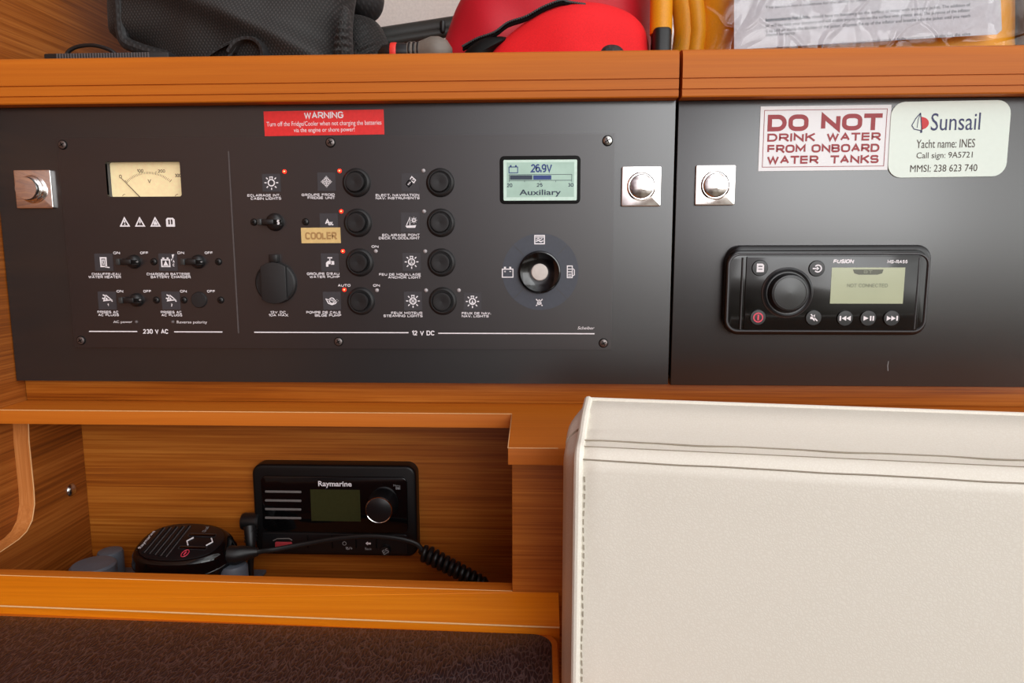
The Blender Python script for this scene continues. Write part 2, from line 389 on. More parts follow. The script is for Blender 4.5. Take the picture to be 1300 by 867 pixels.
_O = _arc(.62, .66, .38, .34, 0, 90, 6) + _arc(.38, .66, .38, .34, 90, 180, 6) + _arc(.38, .34, .38, .34, 180, 270, 6) + _arc(.62, .34, .38, .34, 270, 360, 6) + [(1, .66)]
_B0 = [(0, 0), (0, 1), (.7, 1)] + _arc(.7, .76, .24, .24, 90, -90, 6) + [(0, .52)]
_P = [(0, 0), (0, 1), (.68, 1)] + _arc(.68, .72, .32, .28, 90, -90, 6) + [(0, .44)]
_S = [(.97, .8)] + _arc(.72, .76, .24, .24, 10, 90, 4) + _arc(.26, .75, .25, .25, 90, 270, 6)[0:] + _arc(.74, .25, .25, .25, 90, -90, 6) + _arc(.26, .24, .25, .24, 270, 190, 4)
STROKES = {
 'A': (1.05, [[(0, 0), (.5, 1), (1, 0)], [(.2, .34), (.8, .34)]]), 'B': (1, [_B0, [(.7, .52)] + _arc(.73, .26, .25, .26, 90, -90, 6) + [(0, 0)]]),
 'C': (1, [[(.97, .76)] + _arc(.62, .66, .36, .34, 30, 90, 4) + _arc(.38, .66, .38, .34, 90, 180, 6) + _arc(.38, .34, .38, .34, 180, 270, 6) + _arc(.62, .34, .36, .34, 270, 330, 4)]),
 'D': (1.02, [[(0, 0), (0, 1), (.55, 1)] + _arc(.55, .5, .45, .5, 90, -90, 10) + [(0, 0)]]), 'E': (.9, [[(1, 1), (0, 1), (0, 0), (1, 0)], [(0, .52), (.9, .52)]]), 'F': (.88, [[(1, 1), (0, 1), (0, 0)], [(0, .5), (.88, .5)]]),
 'G': (1.04, [[(.97, .78)] + _arc(.62, .66, .36, .34, 35, 90, 4) + _arc(.38, .66, .38, .34, 90, 180, 6) + _arc(.38, .34, .38, .34, 180, 270, 6) + _arc(.62, .34, .38, .34, 270, 350, 4) + [(1, .46), (.55, .46)]]),
 'H': (1, [[(0, 0), (0, 1)], [(1, 0), (1, 1)], [(0, .52), (1, .52)]]), 'I': (.0, [[(0, 0), (0, 1)]]), 'J': (.7, [[(1, 1), (1, .3)] + _arc(.5, .3, .5, .3, 0, -170, 8)]),
 'K': (.95, [[(0, 0), (0, 1)], [(.97, 1), (.02, .45)], [(.32, .62), (1, 0)]]), 'L': (.82, [[(0, 1), (0, 0), (1, 0)]]), 'M': (1.2, [[(0, 0), (0, 1), (.5, .25), (1, 1), (1, 0)]]), 'N': (1.02, [[(0, 0), (0, 1), (1, 0), (1, 1)]]),
 'O': (1.08, [_O]), 'P': (.94, [_P]), 'Q': (1.08, [_O, [(.6, .3), (1, -.05)]]), 'R': (.98, [_P, [(.5, .44), (1, 0)]]), 'S': (.96, [_S]), 'T': (.95, [[(0, 1), (1, 1)], [(.5, 1), (.5, 0)]]),
 'U': (1, [[(0, 1), (0, .36)] + _arc(.38, .36, .38, .36, 180, 270, 6) + _arc(.62, .36, .38, .36, 270, 360, 6) + [(1, 1)]]), 'V': (1.05, [[(0, 1), (.5, 0), (1, 1)]]), 'W': (1.4, [[(0, 1), (.25, 0), (.5, .9), (.75, 0), (1, 1)]]),
 'X': (1, [[(0, 0), (1, 1)], [(0, 1), (1, 0)]]), 'Y': (1, [[(0, 1), (.5, .45), (1, 1)], [(.5, .45), (.5, 0)]]), 'Z': (.95, [[(0, 1), (1, 1), (0, 0), (1, 0)]]),
 '0': (.85, [_O]), '1': (.35, [[(0, .78), (1, 1), (1, 0)]]), '2': (.82, [_arc(.5, .7, .48, .3, 165, -20, 8) + [(0, 0), (1, 0)]]), '3': (.82, [_arc(.5, .75, .42, .25, 160, -90, 8), _arc(.5, .26, .47, .26, 90, -160, 8)]),
 '4': (.9, [[(.75, 0), (.75, 1), (0, .26), (1, .26)]]), '5': (.82, [[(.9, 1), (.15, 1), (.06, .52)] + _arc(.5, .32, .48, .32, 120, -150, 8)]), '6': (.85, [[(.85, .92)] + _arc(.5, .68, .48, .32, 60, 180, 6) + _arc(.5, .32, .48, .32, 180, 540, 12)]),
 '7': (.8, [[(0, 1), (1, 1), (.3, 0)]]), '8': (.85, [_arc(.5, .75, .4, .25, -90, 270, 12), _arc(.5, .25, .48, .25, 90, 450, 12)]), '9': (.85, [_arc(.5, .68, .48, .32, 0, 360, 12) + _arc(.5, .32, .48, .32, 0, -120, 6)]),
 '.': (.0, [[(0, 0), (0, .16)]]), "'": (.0, [[(0, .72), (0, 1)]]), '-': (.5, [[(0, .42), (1, .42)]]), ':': (.0, [[(0, 0), (0, .16)], [(0, .5), (0, .66)]]), '/': (.6, [[(0, 0), (1, 1)]]), '+': (.8, [[(.5, .1), (.5, .8)], [(0, .45), (1, .45)]])}
def caps(mb, s, box, Y, mat, wt=.16, rot=0.0, lift=.00015, gap=.42, space=.75, shear=0.0):
    """square drawn capitals fitted in the photograph's box on the plane Y; wt is the stroke weight against the height"""
    u0, v0, u1, v1 = box; um, vm = (u0 + u1) / 2, (v0 + v1) / 2
    xa, xb = uY(u0, vm, Y).x, uY(u1, vm, Y).x; za, zb = uY(um, v1, Y).z, uY(um, v0, Y).z; H = zb - za; w = wt * H
    adv = []; x = 0
    for i, ch in enumerate(s):
        if ch == ' ': x += space; continue
        g = STROKES[ch]; adv.append((x, g)); x += g[0] + gap
    tot = x - gap; k = (xb - xa - w) / tot; cx, cz = (xa + xb) / 2, (za + zb) / 2; ca, sa = math.cos(rot), math.sin(rot)
    k2 = 0
    for x, (gw, sts) in adv:
        for st_ in sts:
            P = []
            for a, b in st_:
                px_, pz_ = xa + w / 2 + (x + a * gw) * k - cx, za + w / 2 + b * (H - w) - cz
                px_ += shear * pz_; P.append((cx + px_ * ca - pz_ * sa, cz + px_ * sa + pz_ * ca))
            if len(P) == 2:      # square ends
                d = Vector((P[1][0] - P[0][0], P[1][1] - P[0][1])).normalized() * w / 2
                P = [(P[0][0] - d.x, P[0][1] - d.y), (P[1][0] + d.x, P[1][1] + d.y)]
            shut = len(P) > 4 and math.dist(P[0], P[-1]) < 1e-6
            mb.stroke(P[:-1] if shut else P, w, Y - lift - k2 * 4e-6, mat, shut); k2 += 1
    return mb
def xz(u, v, Y=0.0): p = uY(u, v, Y); return (p.x, p.z)
def rbox(u0, v0, u1, v1, Y, r=0.0, n=5):
    um, vm = (u0 + u1) / 2, (v0 + v1) / 2
    x0, x1 = uY(u0, vm, Y).x, uY(u1, vm, Y).x; z0, z1 = uY(um, v1, Y).z, uY(um, v0, Y).z
    return rrect(x0, z0, x1, z1, r, n) if r else [(x0, z0), (x1, z0), (x1, z1), (x0, z1)]

# ------------------------------------------------------------------ the setting
XL = -0.5005
MB().box((XL - .02, -.9, -.155), (XL, .45, .75), 'teak_side').box((XL - .02, -.9, -.75), (XL - .0075, .45, -.155), 'teak_side').build('wall_left', kind='structure')
MB().box((XL, .42, -.4), (.75, .44, .75), 'liner').build('wall_back', kind='structure')

MB().box((XL, .12, .50), (.75, .44, .52), 'liner').build('ceiling', kind='structure')  # out of view; added and sized for the shade it casts on the shelf

# ------------------------------------------------------------------ nav station cabinet: shelf, recess, ledge, post
DY = 0.003
SHELF = 0.148
cab = thing('cabinet', 'teak cabinet with black fascia doors, open radio recess, ledge and top shelf', 'cabinet', (0, .1, -.36))
MB().box((XL + .0005, .026, SHELF - .014), (.75, .419, SHELF), 'teak', .001).build('shelf_board', cab)
MB().box((XL + .0005, .014, -.1484), (.75, .034, -.124), 'teak', .0008).build('apron_strip', cab)
zl = -.1484; zlo = -.1615
led = [(XL + .0005, .079), (.75, .079), (.75, -.1327), (-.0248, -.1327), (-.0264, -.0268), (XL + .0005, -.0268)]
lm = MB().plan(led, zlo, zl - .0001, 'rail', .0009, 2)
lm.build('ledge', cab)
wm = MB()
wm.tube([(-.4995, -.0266, zl - .0004), (-.0266, -.0266, zl - .0004), (-.025, -.1325, zl - .0004), (.012, -.1325, zl - .0004)], .0004, 'worn', 6).build('worn_edge', cab)
MB().box((XL + .0005, .08, -.36), (.75, .095, .134), 'teak').build('back_panel', cab)
PX = -.0222; PY = -.128
zt = uY(650, 750.5, PY).z
MB().box((PX, PY, -.36), (.75, .0795, zlo), 'teak', .0006).build('post', cab)
MB().box((XL + .0005, -.13, -.36), (PX - .0005, .0795, -.35), 'teak').build('recess_floor', cab)
# side panel of the recess with its curved solid edge
XS = -.4925
edge_px = [(37, 530), (38, 560), (41, 590), (44, 620), (45, 640), (42, 660), (35, 674), (25, 684), (12, 693), (0, 701), (-20, 713), (-40, 726)]
ed = [uX(u, v, XS) for u, v in edge_px]
ed = [Vector((XS, min(p.y, .07), p.z)) for p in ed]
front = [(p.y, p.z) for p in ed]
side_poly = [(.0795, zlo)] + [(front[0][0], zlo)] + front + [(front[-1][0], -.349), (.0795, -.349)]
sm = MB(); nP = len(side_poly)
sm.loops([[Vector((XL - .0074, y, z)) for y, z in side_poly], [Vector((XS, y, z)) for y, z in side_poly]], 'teak_side', True, True)
sidep = sm.build('side_panel', cab)
em = MB(); fr = [(front[0][0], zlo)] + front
em.loops([[Vector((XL - .0074, y - .0012, z)) for y, z in fr], [Vector((XS, y - .0012, z)) for y, z in fr], [Vector((XS, y, z)) for y, z in fr]], 'teak_up', False, False, closed=False)
em.build('edge_band', cab)
MB().tube([(XS, y - .0012, z) for y, z in fr], .0004, 'worn', 6).build('worn_edge', cab)
sc = uX(90, 622, XS)
MB().lathe(sc, [(.0068, 0), (.0068, .0008), (.0056, .0024), (.003, .0036), (0, .0039)], 'steel', (1, 0, 0), 24).build('screw', cab)
# sill in front of the recess
def line_at(a, b, x): t = (x - a.x) / (b.x - a.x); return (x, a.y + (b.y - a.y) * t)
sb0, sb1 = uZ(0, 722, zt), uZ(649, 739.5, zt); sf0, sf1 = uZ(0, 730, zt), uZ(649, 750, zt)
XR = .0132
sill = [line_at(sb0, sb1, XL + .001), line_at(sb0, sb1, PX - .0003), line_at(sf0, sf1, PX - .0003), line_at(sf0, sf1, XL + .001)]
MB().plan(sill, -.349, zt, 'rail', .0006).build('sill', cab)
a_, b_ = line_at(sf0, sf1, XL + .001), line_at(sf0, sf1, PX)
MB().tube([(a_[0], a_[1], zt - .0002), (b_[0], b_[1], zt - .0002)], .00035, 'worn', 6).build('worn_edge', cab)

# ------------------------------------------------------------------ chart table
zf = zt - .009
tab = thing('chart_table', 'teak chart table with a dark brown leather top below the open recess', 'table', (-.2, -.3, zf - .03))
rf0, rf1 = uZ(8, 769.5, zf), uZ(705, 796.5, zf)
rb = MB(); ya = .0004
L0, L1 = line_at(sf0, sf1, XL + .001), line_at(sf0, sf1, XR); F0, F1 = line_at(rf0, rf1, XL + .001), line_at(rf0, rf1, XR)
top = [Vector((L0[0], L0[1] - ya, zt - .0002)), Vector((PX, line_at(sf0, sf1, PX)[1] - ya, zt - .0002)), Vector((PX + .0004, PY - .0005, zt - .0002)), Vector((XR, PY - .0005, zt - .0002)), Vector((F1[0], F1[1], zf)), Vector((F0[0], F0[1], zf))]
rb.loops([[Vector((p.x, p.y, zt - .05)) for p in top], top], 'teak_top'); rb.build('rear_board', tab)
MB().tube([(F0[0], F0[1], zf), (F1[0], F1[1], zf)], .0006, 'worn', 6).build('worn_edge', tab)
zg = zf - .006
cA = uZ(2, 778, zg); cB = uZ(692, 801, zg)
def outline(off):
    """lid outline with a rounded far right corner; off shrinks it"""
    dirx = (cB - cA).normalized(); nrm = Vector((dirx.y, -dirx.x, 0))
    P0 = cA + nrm * off + dirx * (-.12); P1 = cB + nrm * off; r = .016 - off * .4
    xr = uZ(709, 825, zg).x - off
    pts = [(P0.x, P0.y)]
    cx = xr - r; cyy = P1.y - r - .0005
    for k in range(9):
        a = math.radians(90 - 90 * k / 8); pts.append((cx + r * math.cos(a), cyy + r * math.sin(a)))
    pts += [(xr, -.5), (P0.x, -.5)]
    return pts
MB().box((XL + .001, -.52, zf - .05), (XR, -.2, zf - .03), 'teak').build('carcass', tab)
MB().plan(outline(0.0), zf - .03, zg, 'rail', .0015, 3).build('lid', tab)
MB().plan(outline(.0045), zg - .002, zg + .0006, 'brown', .0006, 2).build('leather_pad', tab)

# ------------------------------------------------------------------ black fascia doors with their teak rails
def holed_plate(outer, holes, y0, y1, mat):
    mb = MB(); bm = bmesh.new(); es = []
    for lp in [outer] + holes:
        vs = [bm.verts.new((x, y1, z)) for x, z in lp]
        es += [bm.edges.new((vs[i], vs[(i + 1) % len(vs)])) for i in range(len(vs))]
    bmesh.ops.triangle_fill(bm, edges=es, use_beauty=True, use_dissolve=False)
    mb.from_bm(bm, mat)
    for lp in [outer] + holes:
        mb.loops([[Vector((x, y1, z)) for x, z in lp], [Vector((x, y0, z)) for x, z in lp]], mat, False, False)
    return mb
XSEAM = .1163
ZT, ZB = .1233, -.1272
VM = rbox(134.7, 204.8, 229.3, 249.6, 0, .002, 4)
def latch(door, u, v, out):
    c = uY(u, v, DY); h = .0172
    m = MB().slab(rrect(c.x - h, c.z - h, c.x + h, c.z + h, .0012), DY, DY - .0035, 'chrome', .0006)
    m.lathe((c.x, DY - .0035, c.z), [(.0128, 0), (.0128, .0008), (.0118, .0012), (.0112, .0004)], 'chrome', n=48)
    m.build('latch_plate', door)
    k = MB()
    y = DY - .0035
    if out: k.lathe((c.x, y, c.z), [(.0108, 0), (.0108, .003), (.0112, .0034), (.0112, .0046), (.0104, .005), (.0104, .0085), (.0098, .0098), (.0, .0102)], 'chrome', n=48)
    else: k.lathe((c.x, y, c.z), [(.0105, 0), (.0105, .002), (.0098, .0028), (.006, .0036), (0, .0039)], 'chrome', n=48)
    k.build('latch_button', door)
def rail(door, x0, x1):
    """teak moulding: bullnose top, two fine grooves"""
    g = lambda y, z: [(y, z + .0006), (y + .0014, z + .0004), (y + .0014, z - .0004), (y, z - .0006)]
    prof = [(.024, ZT + .0002), (.024, .1625), (.019, .1640), (.004, .1644), (-.004, .1636), (-.0078, .1616), (-.0096, .1585), (-.0104, .154), (-.0108, .148), (-.0110, .1415)] + g(-.0110, .1386) + [(-.0110, .1345)] + g(-.0110, .1298) + [(-.0108, .1245), (-.0100, ZT + .0002)]
    MB().loops([[Vector((x0, y, z)) for y, z in prof], [Vector((x1, y, z)) for y, z in prof]], 'rail').build('rail', door, sharp=28)
dl = holed_plate([(XL + .001, ZB), (XSEAM - .0012, ZB), (XSEAM - .0012, ZT), (XL + .001, ZT)], [inset(VM, -.001)], .013, DY, 'black').build('cabinet_door', cab, origin=(-.19, DY, ZB))
rail(dl, XL + .001, XSEAM - .0014)
latch(dl, 45.5, 240.5, True); latch(dl, 813.5, 237, False)
dr = MB().slab([(XSEAM + .0012, ZB - .0006), (.74, ZB - .0006), (.74, ZT), (XSEAM + .0012, ZT)], .013, DY, 'black', .0006).build('cabinet_door', cab, origin=(.4, DY, ZB))
rail(dr, XSEAM + .0016, .74)
latch(dr, 907, 235.5, False)
sc_ = MB(); p = xz(1127.5, 464, DY)
sc_.stroke([(p[0], p[1] + .004), (p[0] - .0004, p[1]), (p[0] + .0002, p[1] - .005)], .0005, DY - .0001, 'dim'); sc_.build('scratch', dr)

# ------------------------------------------------------------------ switch panel
ip = thing('switch_panel', 'black electrical switch panel with white legends, breakers and push buttons', 'control panel', (-.2, DY, uY(430, 442, 0).z))
x0 = uY(83.5, 308, 0).x; x1 = uY(778.2, 308, 0).x; z1 = uY(428, 172.5, 0).z; z0 = uY(430, 442.5, 0).z
holed_plate([(x0, z0), (x1, z0), (x1, z1), (x0, z1)], [VM], DY, 0, 'plate').build('plate', ip)
S = px(0)
def legend(*lines, mat='white', bold=.0, name='legend', parent=None, Y=0.0, rot=0.0, shear=0.0, wt=0):
    m = MB()
    for s, box in lines:
        if wt >= 0 and s.upper() == s and all(ch in STROKES or ch == ' ' for ch in s): caps(m, s, box, Y, mat, wt or (.22 if mat != 'white' else .2), rot, shear=shear)
        else: text(m, s, box, Y, mat, bold, shear, rot)
    return m.build(name, parent or ip, smooth=False)
# rules and divider
m = MB(); m.stroke([xz(290.2, 192), (xz(290.2, 192)[0], xz(302.5, 423)[1])], .0013, -.0002, 'groove'); m.build('divider_line', ip, smooth=False)
for a, b, v in ((113.3, 174.4, 420.7), (221.1, 282.5, 421.3), (322.8, 518.6, 422), (556.3, 754.7, 423.3)):
    q = xz((a + b) / 2, v); m = MB(); m.stroke([(xz(a, v)[0], q[1]), (xz(b, v)[0], q[1])], .0010, -.0002, 'white'); m.build('rule_line', ip, smooth=False)
legend(('230 V AC', (181.7, 417.8, 213.9, 423.6))); legend(('12 V DC', (522.8, 419.7, 551.9, 425.7)))
legend(('CHAUFFE-EAU', (116.6, 346.3, 153.3, 349.4)), ('WATER HEATER', (112.4, 349.9, 153.8, 353.2)))
legend(('CHARGEUR BATTERIE', (186.2, 346.3, 241.5, 349.4)), ('BATTERY CHARGER', (191.4, 349.9, 242.2, 353.2)))
legend(('PRISES AC', (123.8, 394.5, 150.4, 397.6)), ('AC PLUGS', (124.8, 398.2, 151.1, 401.3)))
legend(('PRISES AC', (204.2, 394.7, 230.7, 397.8)), ('AC PLUGS', (205.1, 398.4, 231.4, 401.5)))
legend(('AC power', (143.9, 406.9, 167.9, 411.0))); legend(('Reverse polarity', (224.7, 407.1, 263, 411.6)))
for u0, v0, u1, s in ((143.9, 319.4, 152.2, 'ON'), (178.1, 319.4, 188.2, 'OFF'), (225.2, 319.3, 233.9, 'ON'), (260, 319.3, 270.2, 'OFF'), (148.1, 368.1, 156.4, 'ON'), (182, 368.1, 192.1, 'OFF'), (228.7, 368.1, 237.1, 'ON'), (263, 368.1, 273.1, 'OFF'), (471.8, 311.4, 480.5, 'ON'), (473.7, 360.7, 482.3, 'ON'), (429, 360.7, 444.9, 'AUTO')):
    legend((s, (u0, v0, u1, v0 + 3.2)), wt=.2)
legend(('ECLAIRAGE INT.', (314.1, 246.4, 355.8, 249.6)), ('CABIN LIGHTS', (318.4, 250.4, 357, 253.6)))
legend(('GROUPE FROID', (383, 245.7, 425.1, 248.9)), ('FRIDGE UNIT', (390.6, 249.5, 425.4, 252.7)))
legend(("GROUPE D'EAU", (389.7, 345.9, 430.9, 349.2)), ('WATER PUMP', (393.1, 349.9, 431.2, 353)))
legend(('POMPE DE CALE', (388.9, 394.9, 432.8, 398.1)), ('BILGE PUMP', (399.8, 398.7, 433.1, 401.9)))
legend(('ELECT. NAVIGATION', (477, 246.1, 532.2, 249.3)), ('NAV. INSTRUMENTS', (477, 249.9, 532.8, 253.1)))
legend(('ECLAIRAGE PONT', (485.2, 296.8, 532.8, 299.9)), ('DECK FLOODLIGHT', (481, 300.6, 532.8, 303.8)))
legend(('FEU DE MOUILLAGE', (481.3, 346.8, 534.2, 349.9)), ('ANCHOR LIGHT', (492.8, 350.5, 534.4, 353.6)))
legend(('FEUX MOTEUR', (496.7, 395.7, 536.2, 398.8)), ('STEAMING LIGHTS', (486.9, 399.4, 536.5, 402.5)))
legend(('FEUX DE NAV.', (586.3, 396.1, 623.2, 399.1)), ('NAV. LIGHTS', (586.3, 399.8, 620.4, 402.9)))
legend(('12V DC', (343.2, 394.8, 363, 397.9)), ('10A MAX', (341.1, 398.4, 365.8, 401.6)))
legend(('Scheiber', (733.3, 414.4, 754.7, 418.2)), bold=.0, shear=.25)
# icon tiles with white symbols
def ring_pts(cx, cz, r, a0=0, a1=360, n=20): return [(cx + r * math.cos(math.radians(a0 + (a1 - a0) * i / n)), cz + r * math.sin(math.radians(a0 + (a1 - a0) * i / n))) for i in range(n + 1)]
class Icon:
    """draws in unit coordinates (-1..1) around a centre on the plate"""
    def __init__(s, c, h, Y=-.0004, mat='white'): s.m = MB(); s.c = c; s.h = h; s.y = Y; s.mat = mat
    def p(s, pts): return [(s.c[0] + a * s.h, s.c[1] + b * s.h) for a, b in pts]
    def l(s, *pts, w=.13, closed=False): s.m.stroke(s.p(pts), w * s.h, s.y, s.mat, closed); return s
    def f(s, *pts, mat=None, up=0): s.m.poly(s.p(pts), s.y - up, mat or s.mat); return s
    def ring(s, a, b, r, w=.13, a0=0, a1=360): s.m.stroke(s.p(ring_pts(a, b, r, a0, a1)), w * s.h, s.y, s.mat); return s
    def dot(s, a, b, r, mat=None, up=0): s.m.disc((s.c[0] + a * s.h, s.c[1] + b * s.h), r * s.h, s.y - up, mat or s.mat); return s
    def done(s, parent, name='symbol'): return s.m.build(name, parent, smooth=False)
def tile(u0, v0, u1, v1):
    P = rbox(u0, v0, u1, v1, 0)
    t = MB().slab(P, 0, -.0003, 'tile').build('icon_tile', ip)
    return t, ((P[0][0] + P[1][0]) / 2, (P[0][1] + P[2][1]) / 2), (P[1][0] - P[0][0]) / 2
def bulb(ic, inner=None):
    ic.ring(0, 0, .34, .13).f((-.16, .36), (.16, .36), (.2, .66), (-.2, .66)).f((-.09, .42), (.09, .42), (.09, .56), (-.09, .56), mat='tile', up=.0001)
    for a in (0, 45, 135, 180, 225, 270, 315):
        c, s = math.cos(math.radians(a)), math.sin(math.radians(a)); ic.l((c * .52, s * .52), (c * .76, s * .76), w=.12)
    if inner == 'anchor': ic.l((0, .2), (0, -.2), w=.1).l((-.18, -.14), (.18, -.14), w=.1).dot(0, .12, .1)
    if inner == 'steam': ic.l((-.16, .16), (.16, -.16), w=.1).l((-.16, -.16), (.16, .16), w=.1)
    if inner == 'nav': ic.f((-.13, -.2), (.13, -.2), (0, .2)).l((-.18, -.2), (.18, -.2), w=.09)
t, c, h = tile(333.1, 220.7, 356.2, 243.3); ic = Icon(c, h); bulb(ic); ic.done(t)
t, c, h = tile(403.2, 219, 426, 242.5); ic = Icon(c, h)
for a in range(0, 360, 90):
    q = math.radians(a); R = lambda x, z: (x * math.cos(q) - z * math.sin(q), x * math.sin(q) + z * math.cos(q))
    ic.l((0, 0), R(.6, 0), w=.11).l(R(.3, 0), R(.42, .2), w=.1).l(R(.3, 0), R(.42, -.2), w=.1).l(R(.12, .12), R(.3, .3), w=.09).f(R(.66, 0), R(.46, .14), R(.46, -.14))
ic.done(t)
t, c, h = tile(406.2, 270.8, 429.1, 294); m = MB(); caps(m, 'A', (412.6, 278.2, 419, 284.8), -.0003, 'white', .22); caps(m, 'UX.', (416.6, 281.6, 423.2, 286), -.0003, 'white', .24); m.build('symbol', t, smooth=False)
t, c, h = tile(407.7, 321.6, 430.3, 344.4); ic = Icon(c, h)
ic.f((-.45, -.48), (-.18, -.48), (-.18, -.2), (.18, -.2), (.18, .18), (-.2, .18), (-.45, -.05)).f((.1, -.26), (.48, -.26), (.48, .14), (.1, .14)).l((0, .15), (0, .48), w=.12).l((-.25, .5), (.28, .5), w=.14); ic.done(t)
t, c, h = tile(410.3, 370.4, 432.8, 393.3); ic = Icon(c, h)
ic.l((-.68, .25), (-.4, -.28), (0, -.42), (.4, -.28), (.6, .15), w=.12).ring(0, .02, .3, .11).l((-.6, .16), (.2, .05), w=.1).l((0, .02), (.7, .02), w=.12).f((.5, .18), (.76, .02), (.5, -.12)); ic.done(t)
t, c, h = tile(510, 220, 532.4, 243); ic = Icon(c, h)
for dx in (-.12, .12): ic.l((-.5, -.2), (-.2, -.52), (.14, -.2), (.06, .12), (-.22, .2), (-.5, -.2), w=.1)
ic.l((-.3, -.28), (.0, .04), w=.08).l((.1, .2), (.38, -.05), (.58, .25), (.16, .62), (-.02, .36), w=.11).f((.16, .38), (.36, .2), (.4, .34)); ic.done(t)
t, c, h = tile(509.3, 269.8, 533, 294.5); ic = Icon(c, h)
ic.f((-.56, -.36), (.62, -.3), (.5, -.58), (-.4, -.58)).l((-.06, -.34), (-.06, .5), (-.42, -.3), w=.09).ring(.38, .22, .15, .1)
for a in range(0, 360, 45): ic.l((.38 + .22 * math.cos(math.radians(a)), .22 + .22 * math.sin(math.radians(a))), (.38 + .33 * math.cos(math.radians(a)), .22 + .33 * math.sin(math.radians(a))), w=.07)
ic.done(t)
for bx, k in (((511.2, 321, 534, 343.8), 'anchor'), ((513, 370.3, 535.8, 393.7), 'steam'), ((588.8, 371.5, 610.9, 393.7), 'nav')):
    t, c, h = tile(*bx); ic = Icon(c, h); bulb(ic, k); ic.done(t)
t, c, h = tile(120.4, 321.8, 143.6, 343.9); ic = Icon(c, h)
ic.l((-.32, .46), (.26, .46), (.26, -.44), (-.32, -.44), closed=True, w=.16).l((-.2, .22), (.14, .22), w=.12).l((-.14, .2), (-.14, -.2), w=.1).l((.06, .2), (.06, -.2), w=.1).l((-.2, -.2), (.14, -.2), w=.12).l((.1, -.5), (.6, -.56), w=.12); ic.done(t)
t, c, h = tile(201.8, 321.8, 225.2, 343.9); ic = Icon(c, h)
ic.l((-.68, .26), (.18, .26), (.18, -.44), (-.68, -.44), closed=True, w=.14).f((-.6, .28), (-.36, .28), (-.36, .5), (-.6, .5)).f((-.12, .28), (.1, .28), (.1, .5), (-.12, .5)).f((-.55, -.42), (.06, -.42), (-.25, .2)).f((.36, .35), (.5, .35), (.4, .1)).f((.46, .8), (.74, .84), (.52, .3))
ic.done(t); m = MB(); caps(m, 'A', (219.4, 330, 221.8, 333.6), -.0003, 'white', .22); caps(m, 'C', (219.4, 334.6, 221.8, 338.2), -.0003, 'white', .22); m.build('symbol', t, smooth=False)
for bx, s in (((124.8, 370, 147.7, 393), '1'), ((205.5, 370, 228.8, 393), '2')):
    t, c, h = tile(*bx); ic = Icon(c, h)
    ic.l((-.1, .6), (-.36, -.02), (.5, .08), (-.1, .6), w=.12).f((-.06, .36), (-.18, .08), (.14, .1)).l((-.16, .5), (-.42, .62), w=.14).l((-.3, .2), (-.52, .26), w=.14).l((.4, .08), (.6, -.1), w=.12); ic.done(t)
    u = (bx[0] + bx[2]) / 2 + 1; m = MB(); caps(m, s, (u - .9, 385.4, u + .9, 388.8), -.0003, 'white', .22); m.build('symbol', t, smooth=False)
for u, k in ((158.4, '!'), (177.7, 'z'), (197.3, 'f')):
    cc = xz(u, 282.2); ic = Icon(cc, 6.4 * S, -.0002); ic.l((0, .86), (.86, -.72), (-.86, -.72), closed=True, w=.26)
    if k == '!': ic.f((-.1, -.1), (.1, -.1), (.18, .34), (-.18, .34)).f((-.12, -.5), (.12, -.5), (.12, -.24), (-.12, -.24))
    if k == 'z': ic.f((-.02, .5), (.2, .5), (.08, .1), (.24, .1), (-.12, -.52), (-.02, -.06), (-.2, -.06))
    if k == 'f': ic.f((-.4, -.5), (.4, -.5), (.34, -.1), (.14, .02), (.06, .4), (-.12, .14), (-.3, .0))
    ic.done(ip, 'warning_symbol')
cc = xz(216.5, 282); ic = Icon(cc, 6 * S, -.0002)
ic.f((-.95, -.95), (.95, -.95), (.95, .55), (.6, .9), (-.6, .9), (-.95, .55)).f((-.45, -.45), (-.12, -.45), (-.12, .6), (-.45, .5), mat='plate', up=.0001).f((.12, -.45), (.45, -.45), (.45, .5), (.12, .6), mat='plate', up=.0001); ic.done(ip, 'manual_symbol')
# lamps
def led(u, v, kind):
    c = uY(u, v, 0); r = .0018 if kind != 'dark' else .0016
    m = MB().lathe((c.x, 0, c.z), [(r, 0), (r * .98, .0006), (r * .7, .0013), (r * .3, .0016), (0, .0017)], {'on': 'led', 'off': 'ledoff', 'dark': 'leddark'}[kind], n=16)
    if kind == 'on': m.lathe((c.x + .0001, -.0012, c.z), [(.0009, 0), (.0006, .0006), (0, .0007)], 'ledcore', n=12)
    m.build('indicator_lamp', ip)
for u, v in ((361.3, 217.8), (431.2, 217), (433.3, 268.3), (435.4, 318.8), (437.3, 367.7)): led(u, v, 'on')
for u, v in ((537.6, 216.8), (538.4, 268.3), (539.8, 319), (540.9, 368.5), (582.5, 368.5), (477.1, 318.8), (478.6, 368.5)): led(u, v, 'off')
for u, v in ((173.3, 408.7), (219.4, 408.7)): led(u, v, 'dark')
